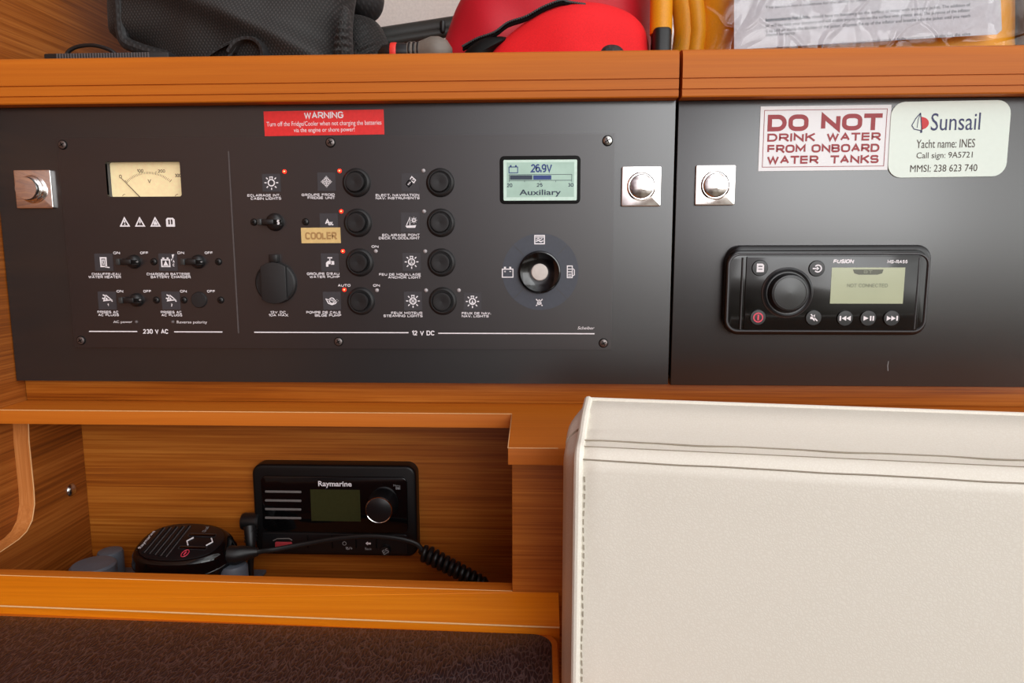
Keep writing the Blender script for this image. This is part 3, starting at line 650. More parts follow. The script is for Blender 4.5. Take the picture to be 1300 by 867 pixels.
# screws
def screw(u, v, d, mat='screw', dark=True, Y=0.0, parent=None):
    c = uY(u, v, Y); r = d * S / 2; m = MB()
    m.lathe((c.x, Y, c.z), [(r, 0), (r, .0004), (r * .86, .0009)], 'gap', n=24)
    m.lathe((c.x, Y - .0006, c.z), [(r * .8, 0), (r * .8, .0006), (r * .6, .001), (0, .0012)], mat, n=24)
    for a in (.5, .5 + math.pi / 2):
        dx, dz = math.cos(a) * r * .5, math.sin(a) * r * .5
        m.stroke([(c.x - dx, c.z - dz), (c.x + dx, c.z + dz)], r * .2, Y - .00195, 'gap')
    m.build('screw', parent or ip)
for u, v in ((79.8, 183.8), (103.2, 432), (430, 433.6), (766.1, 435.4)): screw(u, v, 12)
screw(419.7, 180.9, 12.5); screw(771.3, 178.7, 13, 'steel')
for u, v in ((195.4, 332.2), (277.5, 332.2), (198.6, 380.9), (233.6, 380.9), (280.3, 380.9), (388, 281.6), (322.5, 282)): screw(u, v, 9, 'plastic')
# push buttons
for u, v, lit in ((452.9, 231.9, 1), (454.5, 282.9, 1), (456.9, 333.2, 1), (458.5, 382.1, 0), (559.1, 231.9, 1), (559.8, 282.9, 1), (560.5, 333.2, 1), (562.3, 382.1, 0)):
    c = uY(u, v, 0); R = 17.6 * S
    b = MB().lathe((c.x, 0, c.z), [(R, 0), (R, .0012), (R * .93, .0028), (R * .82, .0036), (R * .76, .0034), (R * .755, .0012)], 'plastic_soft', n=48).build('push_button', ip)
    MB().lathe((c.x, -.0008, c.z), [(R * .66, 0), (R * .66, .0068), (R * .63, .0078), (R * .5, .0079), (0, .0072)], 'plastic', n=48).build('button_cap', b)
# breakers with side levers
def breaker(u, v, R, reach, txt=False):
    c = uY(u, v, 0); r = R * S
    b = MB().lathe((c.x, 0, c.z), [(r, 0), (r * .98, .0022), (r * .86, .0044), (r * .6, .0058), (.0, .0063)], 'plastic', n=36)
    b.box((c.x + .001, -.0072, c.z - r * .26), (c.x + r * .86, -.003, c.z + r * .26), 'gap', .0004)
    b.box((c.x + .0005, -.0066, c.z - r * .42), (c.x + r * .9, -.003, c.z - r * .26), 'plastic_soft', .0003)
    b = b.build('breaker', ip)
    xe = c.x - reach * S
    l = MB().box((xe, -.0086, c.z - .0028), (xe + .004, -.0026, c.z + .0028), 'greyknob', .0007)
    for s in (1,): l.box((xe + .003, -.0078, c.z - .0024), (c.x + .001, -.0034, c.z + .0024), 'plastic', .0008)
    l.build('lever', b)
    m = MB(); caps(m, 'S' if txt else '+', (u + 2.2, v - (3 if txt else 1.6), u + 5.4, v + (3 if txt else 1.6)), -.0073, 'white' if txt else 'dim', .22); m.build('marking', b, smooth=False)
breaker(170.5, 332.2, 8.8, 18); breaker(252, 332.2, 8.8, 18); breaker(174, 380.6, 8.8, 18); breaker(349.5, 282, 11.2, 19, True)
c = uY(253, 380.6, 0); MB().lathe((c.x, 0, c.z), [(10.4 * S, 0), (10.2 * S, .0008), (9.4 * S, .0015), (0, .0018)], 'plastic_soft', n=40).build('blanking_plug', ip)
# 12 V socket cap
c = uY(350.8, 359, 0); R = 26.5 * S
k = MB().lathe((c.x, 0, c.z), [(R, 0), (R, .0016), (R * .96, .003), (R * .9, .0036), (R * .88, .0032), (R * .84, .0034), (0, .0034)], 'plastic_soft', n=56).build('socket_cap', ip)
hw = 16 * S
arc = [(c.x + hw * t_, c.z + s_ * math.sqrt(max(0, (R * .99) ** 2 - (hw * t_) ** 2))) for s_, ts in ((1, (1, .5, 0, -.5, -1)), (-1, (-1, -.5, 0, .5, 1))) for t_ in ts]
MB().slab(arc, -.0028, -.0075, 'plastic_soft', .0005).build('grip_bar', k)
MB().box((c.x - 5.4 * S, -.0062, c.z + R * .98), (c.x + 5.4 * S, -.0002, c.z + R * .98 + 10 * S), 'plastic', .0006).build('hinge_tab', k)
# voltmeter, set back behind the plate
YD = .0075
vm = MB(); P = rbox(130, 200, 234, 254, YD); vm.slab(P, YD + .002, YD, 'dial'); vm = vm.build('voltmeter', ip)
box_ = MB(); box_.loops([[Vector((x, .0001, z)) for x, z in VM], [Vector((x, YD - .0001, z)) for x, z in VM]], 'disc', False, False); box_.build('rim', vm)
m = MB()
for s, bx in (('0', (151.4, 221.8, 154.6, 226.4)), ('100', (174, 214.8, 182, 218.8)), ('200', (200.6, 215.2, 209.6, 219.2)), ('300', (222, 220.6, 230, 224.8))): caps(m, s, bx, YD, 'ink', .17)
caps(m, 'V', (187.6, 227.2, 192, 232.4), YD, 'ink', .15)
cx_, cz_ = xz(191, 262, YD); rr = 40 * px(YD)
for i in range(31):
    a = math.radians(133 - (133 - 48) * i / 30); big = i % 10 == 0; r0, r1 = rr, rr + (4.6 if big else 3) * px(YD)
    m.stroke([(cx_ + math.cos(a) * r0, cz_ + math.sin(a) * r0), (cx_ + math.cos(a) * r1, cz_ + math.sin(a) * r1)], .00034 if not big else .00045, YD - .00015, 'ink')
for u in (157, 224): q = xz(u, 247.8, YD); m.stroke([(q[0] - .0012, q[1] - .0008), (q[0], q[1] + .0006), (q[0] + .0016, q[1] + .0008)], .0004, YD - .00015, 'ink')
m.build('scale_marks', vm, smooth=False)
m = MB(); a, b = uY(154.8, 225.9, YD), uY(179, 250.4, YD); m.tube([(a.x, YD - .0014, a.z), (b.x, YD - .0014, b.z)], [.00025, .0004], 'ink', 6); m.build('needle', vm)
# battery monitor display
d = MB().slab(rbox(634.5, 197.9, 736.8, 258.8, 0, .004), 0, -.0012, 'gap', .0005).build('battery_display', ip)
YL = -.0013
MB().slab(rbox(639.2, 202.8, 732.5, 254.5, YL, .001), YL + .0001, YL - .0001, 'lcdrim').build('screen', d)
YL = -.0015
m = MB(); m.poly(rbox(643.2, 206, 728.8, 250.2, YL), YL, 'lcd'); m.build('screen_area', d, smooth=False)
m = MB(); L = YL - .0002
caps(m, '26.9V', (673.8, 208.2, 701, 218.8), YL, 'lcdink', .17, gap=.3)
for s, bx in (('20', (643.6, 232.9, 650.4, 237.6)), ('25', (681.4, 232.5, 688.9, 237.2)), ('30', (721, 232.5, 728, 237))): caps(m, s, bx, YL, 'lcdink2', .19)
text(m, 'Auxiliary', (659.3, 240.5, 712.1, 249.8), YL, 'lcdink2', .018)
m.stroke(rbox(646.4, 221.6, 725.9, 229, YL), .0004, L, 'lcdink2', True); m.poly(rbox(647.4, 222.6, 675.8, 228, YL), L, 'lcdink2'); m.poly(rbox(677, 222.6, 699.9, 228, YL), L, 'lcdink')
for u in (646.4, 666, 685.5, 705.6, 725.9): q = xz(u, 230.4, YL); m.stroke([(q[0], q[1] + .001), (q[0], q[1] - .0006)], .0003, L, 'lcdink2')
m.stroke(rbox(646.2, 212, 657.2, 219.4, YL), .0007, L, 'lcdink', True)
for u in (648.4, 655): m.poly(rbox(u - 1, 209.6, u + 1, 212, YL), L, 'lcdink')
m.build('readout', d, smooth=False)
# selector pad
c = uY(686, 345.2, 0)
jd = MB().lathe((c.x, 0, c.z), [(47.7 * S, 0), (47.7 * S, .0002), (0, .0002)], 'disc', n=72).build('selector_pad', ip)
m = MB()
for a in (45, 135, 225, 315):
    q = math.radians(a); m.stroke([(c.x + math.cos(q) * 29 * S, c.z + math.sin(q) * 29 * S), (c.x + math.cos(q) * 47.4 * S, c.z + math.sin(q) * 47.4 * S)], .0005, -.0004, 'plate')
m.build('sector_lines', jd, smooth=False)
R = 26.6 * S; c2 = uY(685, 345.4, 0)
jk = MB().lathe((c2.x, 0, c2.z), [(R, 0), (R, .003), (R * .97, .0042), (R * .92, .0044), (R * .9, .0036), (R * .6, .0014), (R * .42, .0012), (R * .40, .0012)], 'gloss', n=64).build('selector_knob', jd)
MB().lathe((c2.x, -.001, c2.z), [(R * .395, 0), (R * .395, .0016), (R * .36, .0024), (0, .0027)], 'pearl', n=40).build('centre_button', jk)
ic = Icon(xz(685, 304), 7 * S, -.0004); ic.l((-.85, .7), (.85, .7), (.85, -.75), (-.85, -.75), closed=True, w=.2).l((-.7, .42), (.7, .42), w=.16).l((-.6, -.0), (-.2, .2), (.1, -.02), (.5, .2), w=.16).l((-.65, -.35), (-.2, -.15), (.2, -.4), (.65, -.2), w=.2); ic.done(jd)
ic = Icon(xz(644.5, 345.4), 7.4 * S, -.0004); ic.l((-.9, .5), (.9, .5), (.9, -.85), (-.9, -.85), closed=True, w=.17).f((-.62, .55), (-.28, .55), (-.28, .9), (-.62, .9)).f((.28, .55), (.62, .55), (.62, .9), (.28, .9)).l((-.6, .1), (-.3, .1), w=.12).l((.3, .1), (.6, .1), w=.12).l((-.45, .25), (-.45, -.05), w=.12); ic.done(jd)
ic = Icon(xz(724.5, 345), 7.6 * S, -.0004); ic.l((-.55, .95), (.25, .95), (.25, -.95), (-.55, -.95), closed=True, w=.16).l((-.5, .45), (.2, .45), w=.14).l((-.5, .0), (.2, 0), w=.14).l((.25, .6), (.6, .3), (.6, -.5), (.3, -.7), w=.14).l((-.4, -.4), (.1, -.4), w=.12).l((-.4, -.68), (.1, -.68), w=.12); ic.done(jd)
ic = Icon(xz(684.6, 384), 5 * S, -.0004); ic.l((-.8, .85), (.8, -.85), w=.24).l((.8, .85), (-.8, -.85), w=.24).l((-.55, -.5), (.55, -.5), (.35, .35), (0, .7), (-.35, .35), closed=True, w=.18); ic.done(jd)

# ------------------------------------------------------------------ stickers
def sticker(name, label, cat, corners, Y, th, mat, r=0.0):
    """quad given by photograph corners TL TR BR BL"""
    q = [xz(u, v, Y) for u, v in corners]
    w = (Vector(q[1]) - Vector(q[0]) + Vector(q[2]) - Vector(q[3])) / 2; hh = (Vector(q[0]) - Vector(q[3]) + Vector(q[1]) - Vector(q[2])) / 2
    c = sum((Vector(p) for p in q), Vector((0, 0))) / 4; ang = math.atan2(w.y, w.x); W2, H2 = w.length / 2, hh.length / 2
    loc = [(a, b) for a, b in rrect(-W2, -H2, W2, H2, r)] if r else [(-W2, -H2), (W2, -H2), (W2, H2), (-W2, H2)]
    P = [(c.x + a * math.cos(ang) - b * math.sin(ang), c.y + a * math.sin(ang) + b * math.cos(ang)) for a, b in loc]
    o = thing(name, label, cat, (c.x, Y, c.y - H2))
    MB().slab(P, Y, Y - th, mat).build('backing', o)
    return o, c, ang, P
o, c, rot, P = sticker('warning_sticker', 'red warning sticker with white text above the switch panel', 'sticker', ((334.9, 141.4), (487.1, 139.1), (487.9, 170.5), (336.2, 173.1)), DY, .0003, 'red')
Y = DY - .0003
legend(('WARNING', (386, 142, 436, 150.4)), wt=.19, parent=o, Y=Y, rot=rot, name='lettering')
legend(('Turn off the Fridge/Cooler when not charging the batteries', (338.5, 153.6, 484.3, 161.2)), ('via the engine or shore power!', (373, 161.9, 450.2, 169)), bold=.0, parent=o, Y=Y, rot=rot, name='lettering')
o, c, rot, P = sticker('water_sign', 'white sign with maroon lettering DO NOT DRINK WATER beside the pale plaque', 'sign', ((965.2, 135.5), (1131.3, 132.8), (1126.3, 216), (962.6, 217.2)), DY, .0006, 'paperw')
Y = DY - .0006
legend(('DO NOT', (974.6, 144.8, 1120, 166)), wt=.265, mat='maroon', parent=o, Y=Y, rot=rot, name='lettering')
for s, bx in (('DRINK', (974.2, 169.3, 1034.5, 179.6)), ('WATER', (1049.5, 168.4, 1118, 178.6)), ('FROM ONBOARD', (974.2, 183.1, 1116.4, 193.5)), ('WATER', (973.8, 197.7, 1039, 208)), ('TANKS', (1054.2, 197, 1115.6, 207.3))):
    legend((s, bx), wt=.23, mat='maroon', parent=o, Y=Y, rot=rot, name='lettering')
m = MB(); m.stroke(inset(P, .0034), .0005, Y - .00015, 'maroon', True); m.build('border_line', o, smooth=False)
o, c, rot, P = sticker('yacht_plaque', 'pale rounded plaque naming the yacht, with blue and red sail logo', 'plaque', ((1130.5, 129.8), (1281.5, 127.2), (1277.5, 223.6), (1126.6, 226)), DY, .0012, 'plaque', .0115)
Y = DY - .0012
legend(('Sunsail', (1182, 143.2, 1244.6, 165.4)), bold=.0, mat='navy', parent=o, Y=Y, rot=rot, name='lettering')
legend(('Yacht name: INES', (1163.5, 176.8, 1237.8, 187.6)), ('Call sign: 9A5721', (1163.5, 193, 1234.6, 203)), ('MMSI: 238 623 740', (1155.6, 208.9, 1240.6, 217.9)), wt=-1, mat='ink', parent=o, Y=Y, rot=rot, name='lettering')
ic = Icon(xz(1168.4, 156, Y), 11.5 * S, Y - .0002, 'logored')
ic.f(*[(.05 + .0, .62)] + [(.06 + .8 * math.cos(math.radians(a)), -.05 + .64 * math.sin(math.radians(a))) for a in range(75, -95, -12)] + [(.18, -.6)])
ic.mat = 'navy'; ic.l((-.05, 1.0), (-.5, .45), (-.85, -.25), (-.6, -.62), (.2, -.8), w=.09).l((-.05, 1.0), (.05, .3), (.2, -.8), w=.09).l((-.05, 1.0), (-.25, .3), (-.3, -.5), w=.06).dot(.15, -.9, .12)
ic.done(o, 'logo')
o, c, rot, P = sticker('name_label', 'small tan label reading COOLER stuck on the switch panel', 'label', ((382.3, 289.2), (432, 288.7), (433, 308.5), (383.2, 308.8)), 0, .0007, 'tan')
legend(('COOLER', (387.4, 294.6, 427.6, 304)), bold=-.004, mat='tanink', parent=o, Y=-.0007, rot=rot, name='lettering')

# ------------------------------------------------------------------ marine stereo
st = thing('marine_stereo', 'glossy black marine stereo with round volume knob and green display', 'stereo', (.285, DY, uY(1045, 424, DY).z))
Pb = rbox(918.5, 311, 1171, 423.5, DY, .012, 8)
MB().slab(Pb, DY, -.010, 'satin', .004, 4).build('housing', st)
YF = -.0125
bz = MB(); Pf = rbox(922, 320.5, 1178, 422, YF, .011, 8); Pi = rbox(945.5, 325.5, 1166.5, 418.5, YF, .0012, 8)
bz.slab(rbox(921, 317, 1177, 423, YF, .012, 8), -.006, YF, 'gloss', .0022, 4); bz.build('bezel', st)
rg = MB(); rg.loops([[Vector((x, YF - .0002, z)) for x, z in Pf] , [Vector((x, YF - .0012, z)) for x, z in inset(Pf, .0008)], [Vector((x, YF - .0012, z)) for x, z in inset(Pf, .0017)], [Vector((x, YF - .0001, z)) for x, z in inset(Pf, .0025)]], 'ring', False, False); rg.build('trim_ring', st)
MB().slab(Pi, YF, YF - .0014, 'gloss', .0004).build('faceplate', st)
YG = YF - .0014; SG = px(YG)
for u in (943.5, 1167.5): q0_, q1_ = uY(u, 327, YG), uY(u, 418, YG); MB().tube([(q0_.x, YF - .0008, q0_.z), (q0_.x, YF - .0012, (q0_.z + q1_.z) / 2), (q0_.x, YF - .0008, q1_.z)], .0009, 'ring', 8).build('side_trim', st)
sc2 = MB().slab(rbox(1054.8, 339.6, 1147.6, 385.4, YG), YG, YG - .0002, 'fuslcd').build('display', st)
m = MB(); Yd = YG - .0003; m.poly([xz(1082.7, 342, Yd), xz(1121.7, 342, Yd), xz(1120, 347, Yd), xz(1114, 348.7, Yd), xz(1090, 348.7, Yd), xz(1084.6, 347, Yd)], Yd, 'fustab')
caps(m, 'BT', (1096.5, 343, 1107.5, 347), Yd, 'fusink', .2); caps(m, 'NOT CONNECTED', (1075.5, 360, 1127, 364.6), Yd, 'fusink', .14); m.build('readout', sc2, smooth=False)
legend(('FUSION', (1058, 329.2, 1084, 334.2)), wt=.27, parent=st, Y=YG, shear=.25, name='lettering'); legend(('MS-RA55', (1126.5, 330, 1152.2, 334.3)), wt=.2, parent=st, Y=YG, shear=.12, name='lettering')
c = uY(999, 371.4, YG); R = 30.5 * SG
kn = MB().lathe((c.x, YG, c.z), [(R, 0), (R, .0016), (R * .94, .0022), (R * .88, .0016), (R * .84, .0014), (R * .80, .0016), (R * .76, .007), (R * .72, .0084), (R * .68, .0086)], 'satin', n=64).build('volume_knob', st)
m = MB(); m.lathe((c.x, YG, c.z), [(R * 1.03, 0), (R * 1.03, .0012), (R * .99, .0019), (R * .97, .0012)], 'ring', n=64, cap0=False, cap1=False); m.build('knob_ring', kn)
MB().lathe((c.x, YG - .0084, c.z), [(R * .68, 0), (R * .66, .0008), (R * .63, .0009), (R * .62, .0004), (R * .3, .0012), (0, .0016)], 'greyknob', n=64).build('knob_cap', kn)
def sbtn(u, v, r=9.9):
    c = uY(u, v, YG); b = MB().lathe((c.x, YG, c.z), [(r * SG, 0), (r * SG, .0006), (r * .93 * SG, .0013), (0, .0015)], 'satin', n=36).build('stereo_button', st)
    return b, (c.x, c.z), r * SG
YB = YG - .0018
b, c, h = sbtn(964.5, 340.2); ic = Icon(c, h, YB); ic.f((-.45, -.5), (.45, -.5), (.45, .35), (.25, .55), (-.45, .55)).l((-.2, .25), (.2, .25), w=.08); ic.m.stroke(ic.p([(-.25, .2), (.25, .2)]), .1 * h, YB - .0001, 'satin'); ic.m.stroke(ic.p([(-.25, -.15), (.25, -.15)]), .1 * h, YB - .0001, 'satin'); ic.done(b)
b, c, h = sbtn(1036.5, 340.8); ic = Icon(c, h, YB); ic.ring(.08, 0, .42, .16, -140, 140).l((-.55, 0), (.0, 0), w=.17).f((-.05, .26), (.25, 0), (-.05, -.26)); ic.done(b)
b, c, h = sbtn(961.8, 402.8); ic = Icon(c, h, YB, 'pink'); ic.ring(0, 0, .55, .16).l((0, .34), (0, -.34), w=.22); ic.done(b)
b, c, h = sbtn(1032.3, 403.2); ic = Icon(c, h, YB); ic.f((-.45, .15), (-.2, .15), (.1, .45), (.1, -.45), (-.2, -.15), (-.45, -.15)).l((-.4, .45), (.45, -.4), w=.14); ic.done(b)
b, c, h = sbtn(1072.2, 403.8); ic = Icon(c, h, YB); ic.l((-.62, .3), (-.62, -.3), w=.2).f((-.45, 0), (.1, .32), (.1, -.32)).f((.1, 0), (.65, .32), (.65, -.32)); ic.done(b)
b, c, h = sbtn(1101.5, 403.8); ic = Icon(c, h, YB); ic.f((-.62, .3), (0, 0), (-.62, -.3)).l((.25, .3), (.25, -.3), w=.2).l((.58, .3), (.58, -.3), w=.2); ic.done(b)
b, c, h = sbtn(1131.2, 403.8); ic = Icon(c, h, YB); ic.l((.62, .3), (.62, -.3), w=.2).f((.45, 0), (-.1, .32), (-.1, -.32)).f((-.1, 0), (-.65, .32), (-.65, -.32)); ic.done(b)

# ------------------------------------------------------------------ VHF radio in the recess
YV = .08; YR = .064
vr = thing('vhf_radio', 'black fixed VHF radio with olive screen and knob on the recess back', 'radio', (-.2, YV, uY(425, 705, YR).z))
P = rbox(322, 590.5, 529, 705.5, YR, .011, 8)
MB().slab(P, YV, YR, 'vhfblack', .003, 4).build('housing', vr)
MB().slab(rbox(333, 604.5, 517.5, 675, YR, .006, 6), YR + .001, YR - .0015, 'gloss', .0008).build('faceplate', vr)
MB().slab(rbox(333, 677, 517.5, 702, YR, .003, 6), YR + .001, YR - .0012, 'satin', .0008).build('key_strip', vr)
YP = YR - .0015
for v in (624.1, 635.4, 646.4, 657.4): MB().slab(rbox(336.6, v - 1.4, 382.6, v + 1.4, YP, .0008), YP, YP - .0006, 'grill', .0003).build('speaker_slot', vr)
MB().slab(rbox(394.7, 621.5, 457.4, 661.5, YP, .0005), YP, YP - .0002, 'vhflcd').build('screen', vr)
legend(('Raymarine', (404, 610.8, 446.5, 619.4)), bold=.022, parent=vr, Y=YP, name='lettering')
legend(('Menu', (499.5, 615, 508, 617.6)), ('DSC', (502.5, 618.4, 508.5, 621.2)), bold=.0, mat='dim', parent=vr, Y=YP, name='lettering')
cB_ = uY(486.8, 638, YP); SP = px(YP)
kb = MB().lathe((cB_.x, YP, cB_.z), [(20 * SP, 0), (20 * SP, .003), (18.4 * SP, .005), (18 * SP, .019), (17.4 * SP, .0212), (16.6 * SP, .0216)], 'satin', n=48).build('rotary_knob', vr)
MB().lathe((cB_.x, YP - .0205, cB_.z), [(17.5 * SP, 0), (17.5 * SP, .0008), (16.9 * SP, .0014), (16.4 * SP, .0012)], 'chrome', n=48, cap0=False, cap1=False).build('knob_rim', kb)
YK = YR - .0012
MB().slab(rbox(349.7, 687.7, 371, 695.8, YK, .0015), YK, YK - .0016, 'redcap', .0006).build('red_cover', vr)
m = MB(); q = [xz(347, 686.2, YK), xz(352, 683.6, YK), xz(367, 683.4, YK), xz(371, 685.6, YK)]; m.tube([(a, YK - .0004, b) for a, b in q], .0006, 'grill', 6); m.build('cover_hinge', vr)
for u in (391, 422, 452, 478): m = MB(); q = xz(u, 685, YK); m.box((q[0] - .0006, YK - .0012, q[1] - .009), (q[0] + .0006, YK + .0002, q[1] + .005), 'gap', .0003); m.build('key_gap', vr)
ic = Icon(xz(437.3, 689.8, YK), 3 * SP, YK - .0002, 'dim'); ic.ring(0, 0, .8, .25).l((0, .6), (0, 1.1), w=.3); ic.done(vr, 'symbol')
ic = Icon(xz(467.4, 689.8, YK), 3.6 * SP, YK - .0002); ic.f((-1, 0), (-.1, .8), (-.1, -.8)).f((-.2, .35), (1, .35), (1, -.35), (-.2, -.35)); ic.done(vr, 'symbol')
legend(('Back', (463.6, 695, 471.8, 698.2)), bold=.0, mat='dim', parent=vr, Y=YK, name='lettering'); legend(('16/+', (438.5, 694.2, 447.4, 697.8)), bold=.0, mat='dim', parent=vr, Y=YK, name='lettering')
c = uY(489.6, 697.5, YK); kb2 = MB().lathe((c.x, YK, c.z), [(7 * SP, 0), (7 * SP, .003), (6.2 * SP, .0042), (0, .0045)], 'rubber', n=28).build('squelch_knob', vr)
m = MB(); text(m, 'ES', (485.6, 697, 493.6, 703), YK - .0046, 'dim', .01, 0, .5); m.build('lettering', kb2, smooth=False)
# accessory plug at its left flank with a cable hanging down
a = uY(323, 662, .066); m = MB(); r = .0092
m.lathe((a.x + .004, a.y, a.z), [(r * .8, -.002), (r, 0), (r, .0145), (r * .92, .0165), (r * .5, .017)], 'rubber', (-1, 0, 0), 28); pl = m.build('accessory_plug', vr)
pts = [uY(317, 668, .05), uY(318, 680, .046), uY(318.5, 692, .042), uY(318.5, 706, .040), uY(318, 722, .039), uY(319, 737, .041)]
MB().tube(pts, [.0062, .0058, .005, .0034, .003, .003], 'rubber', 12).build('cable', pl)
for i in range(4): p = uY(318.2, 672 + 4.6 * i, .049 - .0012 * i); MB().lathe(p, [(.0056, -.0009), (.0066, -.0004), (.0066, .0004), (.0056, .0009)], 'rubber', (0, 0, 1), 16).build('strain_ring', pl)

# ------------------------------------------------------------------ grey tray under the handset
ZFL = -.35
tr = thing('holder', 'grey plastic holder with round pegs on the recess floor, left of the radio', 'holder', (-.38, .03, ZFL))
q0 = uY(142, 717, .04)
MB().box((q0.x - .01, .005, ZFL), (uY(312, 725, .02).x, .072, ZFL + .004), 'greyplastic', .0015).build('base', tr)
p = uY(140, 702, .05); MB().lathe((p.x, .05, ZFL), [(.0125, 0), (.0125, p.z - ZFL), (.0115, p.z - ZFL + .0025), (.009, p.z - ZFL + .0036), (0, p.z - ZFL + .0038)], 'greyplastic', (0, 0, 1), 32).build('peg', tr)
p = uY(118, 718, .015); MB().lathe((p.x, .015, ZFL), [(.021, 0), (.021, p.z - ZFL), (.019, p.z - ZFL + .002), (0, p.z - ZFL + .0034)], 'greyplastic', (0, 0, 1), 40).build('foot_disc', tr)
p = uY(296, 722, .012); MB().lathe((p.x, .012, ZFL), [(.014, 0), (.014, p.z - ZFL + .002), (.012, p.z - ZFL + .005), (0, p.z - ZFL + .006)], 'greyplastic', (0, 0, 1), 32).build('peg', tr)

# ------------------------------------------------------------------ fist microphone
H0 = uY(231.5, 688, .012)
tl = math.radians(16)
ha = Vector((1, .0, .0)); hb = Vector((0, math.cos(tl), math.sin(tl))); hn = ha.cross(hb)
yaw = Matrix.Rotation(math.radians(-3), 3, 'Z'); ha = yaw @ ha; hb = yaw @ hb; hn = yaw @ hn
def HP(a, b, n=0.0): return H0 + ha * a + hb * b + hn * n
mic = thing('handset', 'black fist microphone with grille and white arrow marks lying in the recess', 'microphone', H0 - hn * .04)
def hshape(sx, sy, n=64):
    out = []
    for i in range(n):
        t_ = 2 * math.pi * i / n; cx, cy = math.cos(t_), math.sin(t_); e = 2 / 2.35
        x = abs(cx) ** e * (1 if cx > 0 else -1); y = abs(cy) ** e * (1 if cy > 0 else -1)
        w = 1.0 - .05 * x
        out.append((x * sx, y * sy * w))
    return out
A, B = .0492, .0345
prof = [(.80, .84, -.036), (.92, .95, -.031), (.985, .99, -.022), (1.0, 1.0, -.0165), (1.02, 1.02, -.0155), (1.02, 1.02, -.0145), (1.0, 1.0, -.0135), (.97, .965, -.006), (.92, .90, -.0022), (.87, .84, -.0004), (.83, .80, .0)]
MB().loops([[HP(x, y, n) for x, y in hshape(A * sx, B * sy)] for sx, sy, n in prof], 'gloss').build('body', mic)
MB().loops([[HP(x, y, n) for x, y in hshape(A * s_, B * s2)] for s_, s2, n in ((.82, .79, -.0006), (.82, .79, .0006), (.805, .775, .0009))], 'satin', False, True).build('face', mic)
for i in range(5):
    x = -.0295 + i * .0062; hh = .0185 + i * .0012
    m = MB(); m.tube([HP(x - .0008, -hh, .0012), HP(x - .0008, hh, .0012)], .0010, 'rubber', 6); m.tube([HP(x + .0012, -hh, .0011), HP(x + .0012, hh, .0011)], .0005, 'groove', 6); m.build('grille_rib', mic)
def mic_text(s, a0, b0, a1, b1, mat, vert=True):
    vs, fs = text_geo(s, .0); m = MB(); out = []
    for x, y in vs:
        out.append(HP(a1 - y * (a1 - a0), b0 + x * (b1 - b0), .0014) if vert else HP(a0 + x * (a1 - a0), b0 + y * (b1 - b0), .0014))
    m.add(out, fs, mat); m.build('lettering', mic, smooth=False)
mic_text('Raymarine', -.0385, -.013, -.034, .013, 'white')
mic_text('Dual', .013, .0145, .0168, .0225, 'dim')
for b0 in (.0095, -.0095): m = MB(); m.box((0, 0, 0), (.026, .004, .0012), 'gloss', .0006); m.xf(Matrix.Translation(HP(.003, b0 - .002, .0006)) @ Matrix((ha, hb, hn)).transposed().to_4x4()); m.build('key', mic)
def hstroke(pts, w, mat, name):
    m = MB()
    m.tube([HP(a, b, .0014) for a, b in pts], w, mat, 6); m.build(name, mic)
for b0 in (.0095, -.0095): hstroke([(.0025, b0 - .0022), (.0295, b0 - .0022), (.0305, b0), (.0295, b0 + .0022), (.0025, b0 + .0022), (.0015, b0), (.0025, b0 - .0022)], .00022, 'tile', 'key_outline')
hstroke([(.009, .0055), (.005, .0), (.009, -.0055)], .0007, 'white', 'arrow_mark'); hstroke([(.0275, .0055), (.0315, .0), (.0275, -.0055)], .0007, 'white', 'arrow_mark')
hstroke([(.0125 + .0032 * math.cos(math.radians(t_)), -.0175 + .0050 * math.sin(math.radians(t_))) for t_ in range(0, 361, 24)], .00045, 'pink', 'red_mark'); hstroke([(.0125, -.0150), (.0125, -.020)], .0008, 'pink', 'red_mark')
e0 = HP(A * .97, -.001, -.013)
b1 = uY(327, 700.5, .018)
m = MB(); m.tube([e0 - ha * .004, e0 + ha * .006, (e0 + b1) / 2, b1], [.0095, .009, .0078, .0042], 'rubber', 16)
bt = m.build('cord_boot', mic)
d_ = (b1 - e0).normalized()
for i in range(5): MB().lathe(e0 + (b1 - e0) * (.45 + .13 * i), [(.0042, -.0012), (.0066 - .0006 * i, -.0006), (.0066 - .0006 * i, .0006), (.0042, .0012)], 'rubber', d_, 16).build('boot_ring', bt)
cp = [b1 - d_ * .004, b1, uY(350, 697.5, .028), uY(390, 690, .036), uY(430, 683.5, .038), uY(470, 680.5, .038), uY(505, 683.5, .038), uY(528, 690, .038), uY(536, 699, .037)]
def catmull(P, n=10):
    out = []
    for i in range(len(P) - 1):
        p0, p1, p2, p3 = P[max(i - 1, 0)], P[i], P[i + 1], P[min(i + 2, len(P) - 1)]
        for k in range(n):
            t_ = k / n; out.append(.5 * ((2 * p1) + (p2 - p0) * t_ + (2 * p0 - 5 * p1 + 4 * p2 - p3) * t_ ** 2 + (3 * p1 - p0 - 3 * p2 + p3) * t_ ** 3))
    return out + [P[-1]]
path = catmull(cp, 8)
ax0, ax1 = uY(534, 699, .04), uY(612, 741, .03); ax = (ax1 - ax0); axn = ax.normalized(); u_ = axn.cross(Vector((0, 1, 0))).normalized(); w_ = axn.cross(u_)
turns = 11.5; coil = []
for i in range(int(turns * 18)):
    t_ = i / (turns * 18); a = 2 * math.pi * turns * t_ + 2.2; rad = .0072 - .0016 * t_
    if i < 14: rad *= i / 14
    coil.append(ax0 + ax * t_ + (u_ * math.cos(a) + w_ * math.sin(a)) * rad)
tail = []; t_ = 0
pz = coil[-1]; k = (pz.z - (ZFL + .003)) / max(.001, -ax.z)
n_ = int(18 * 11.5 * k)
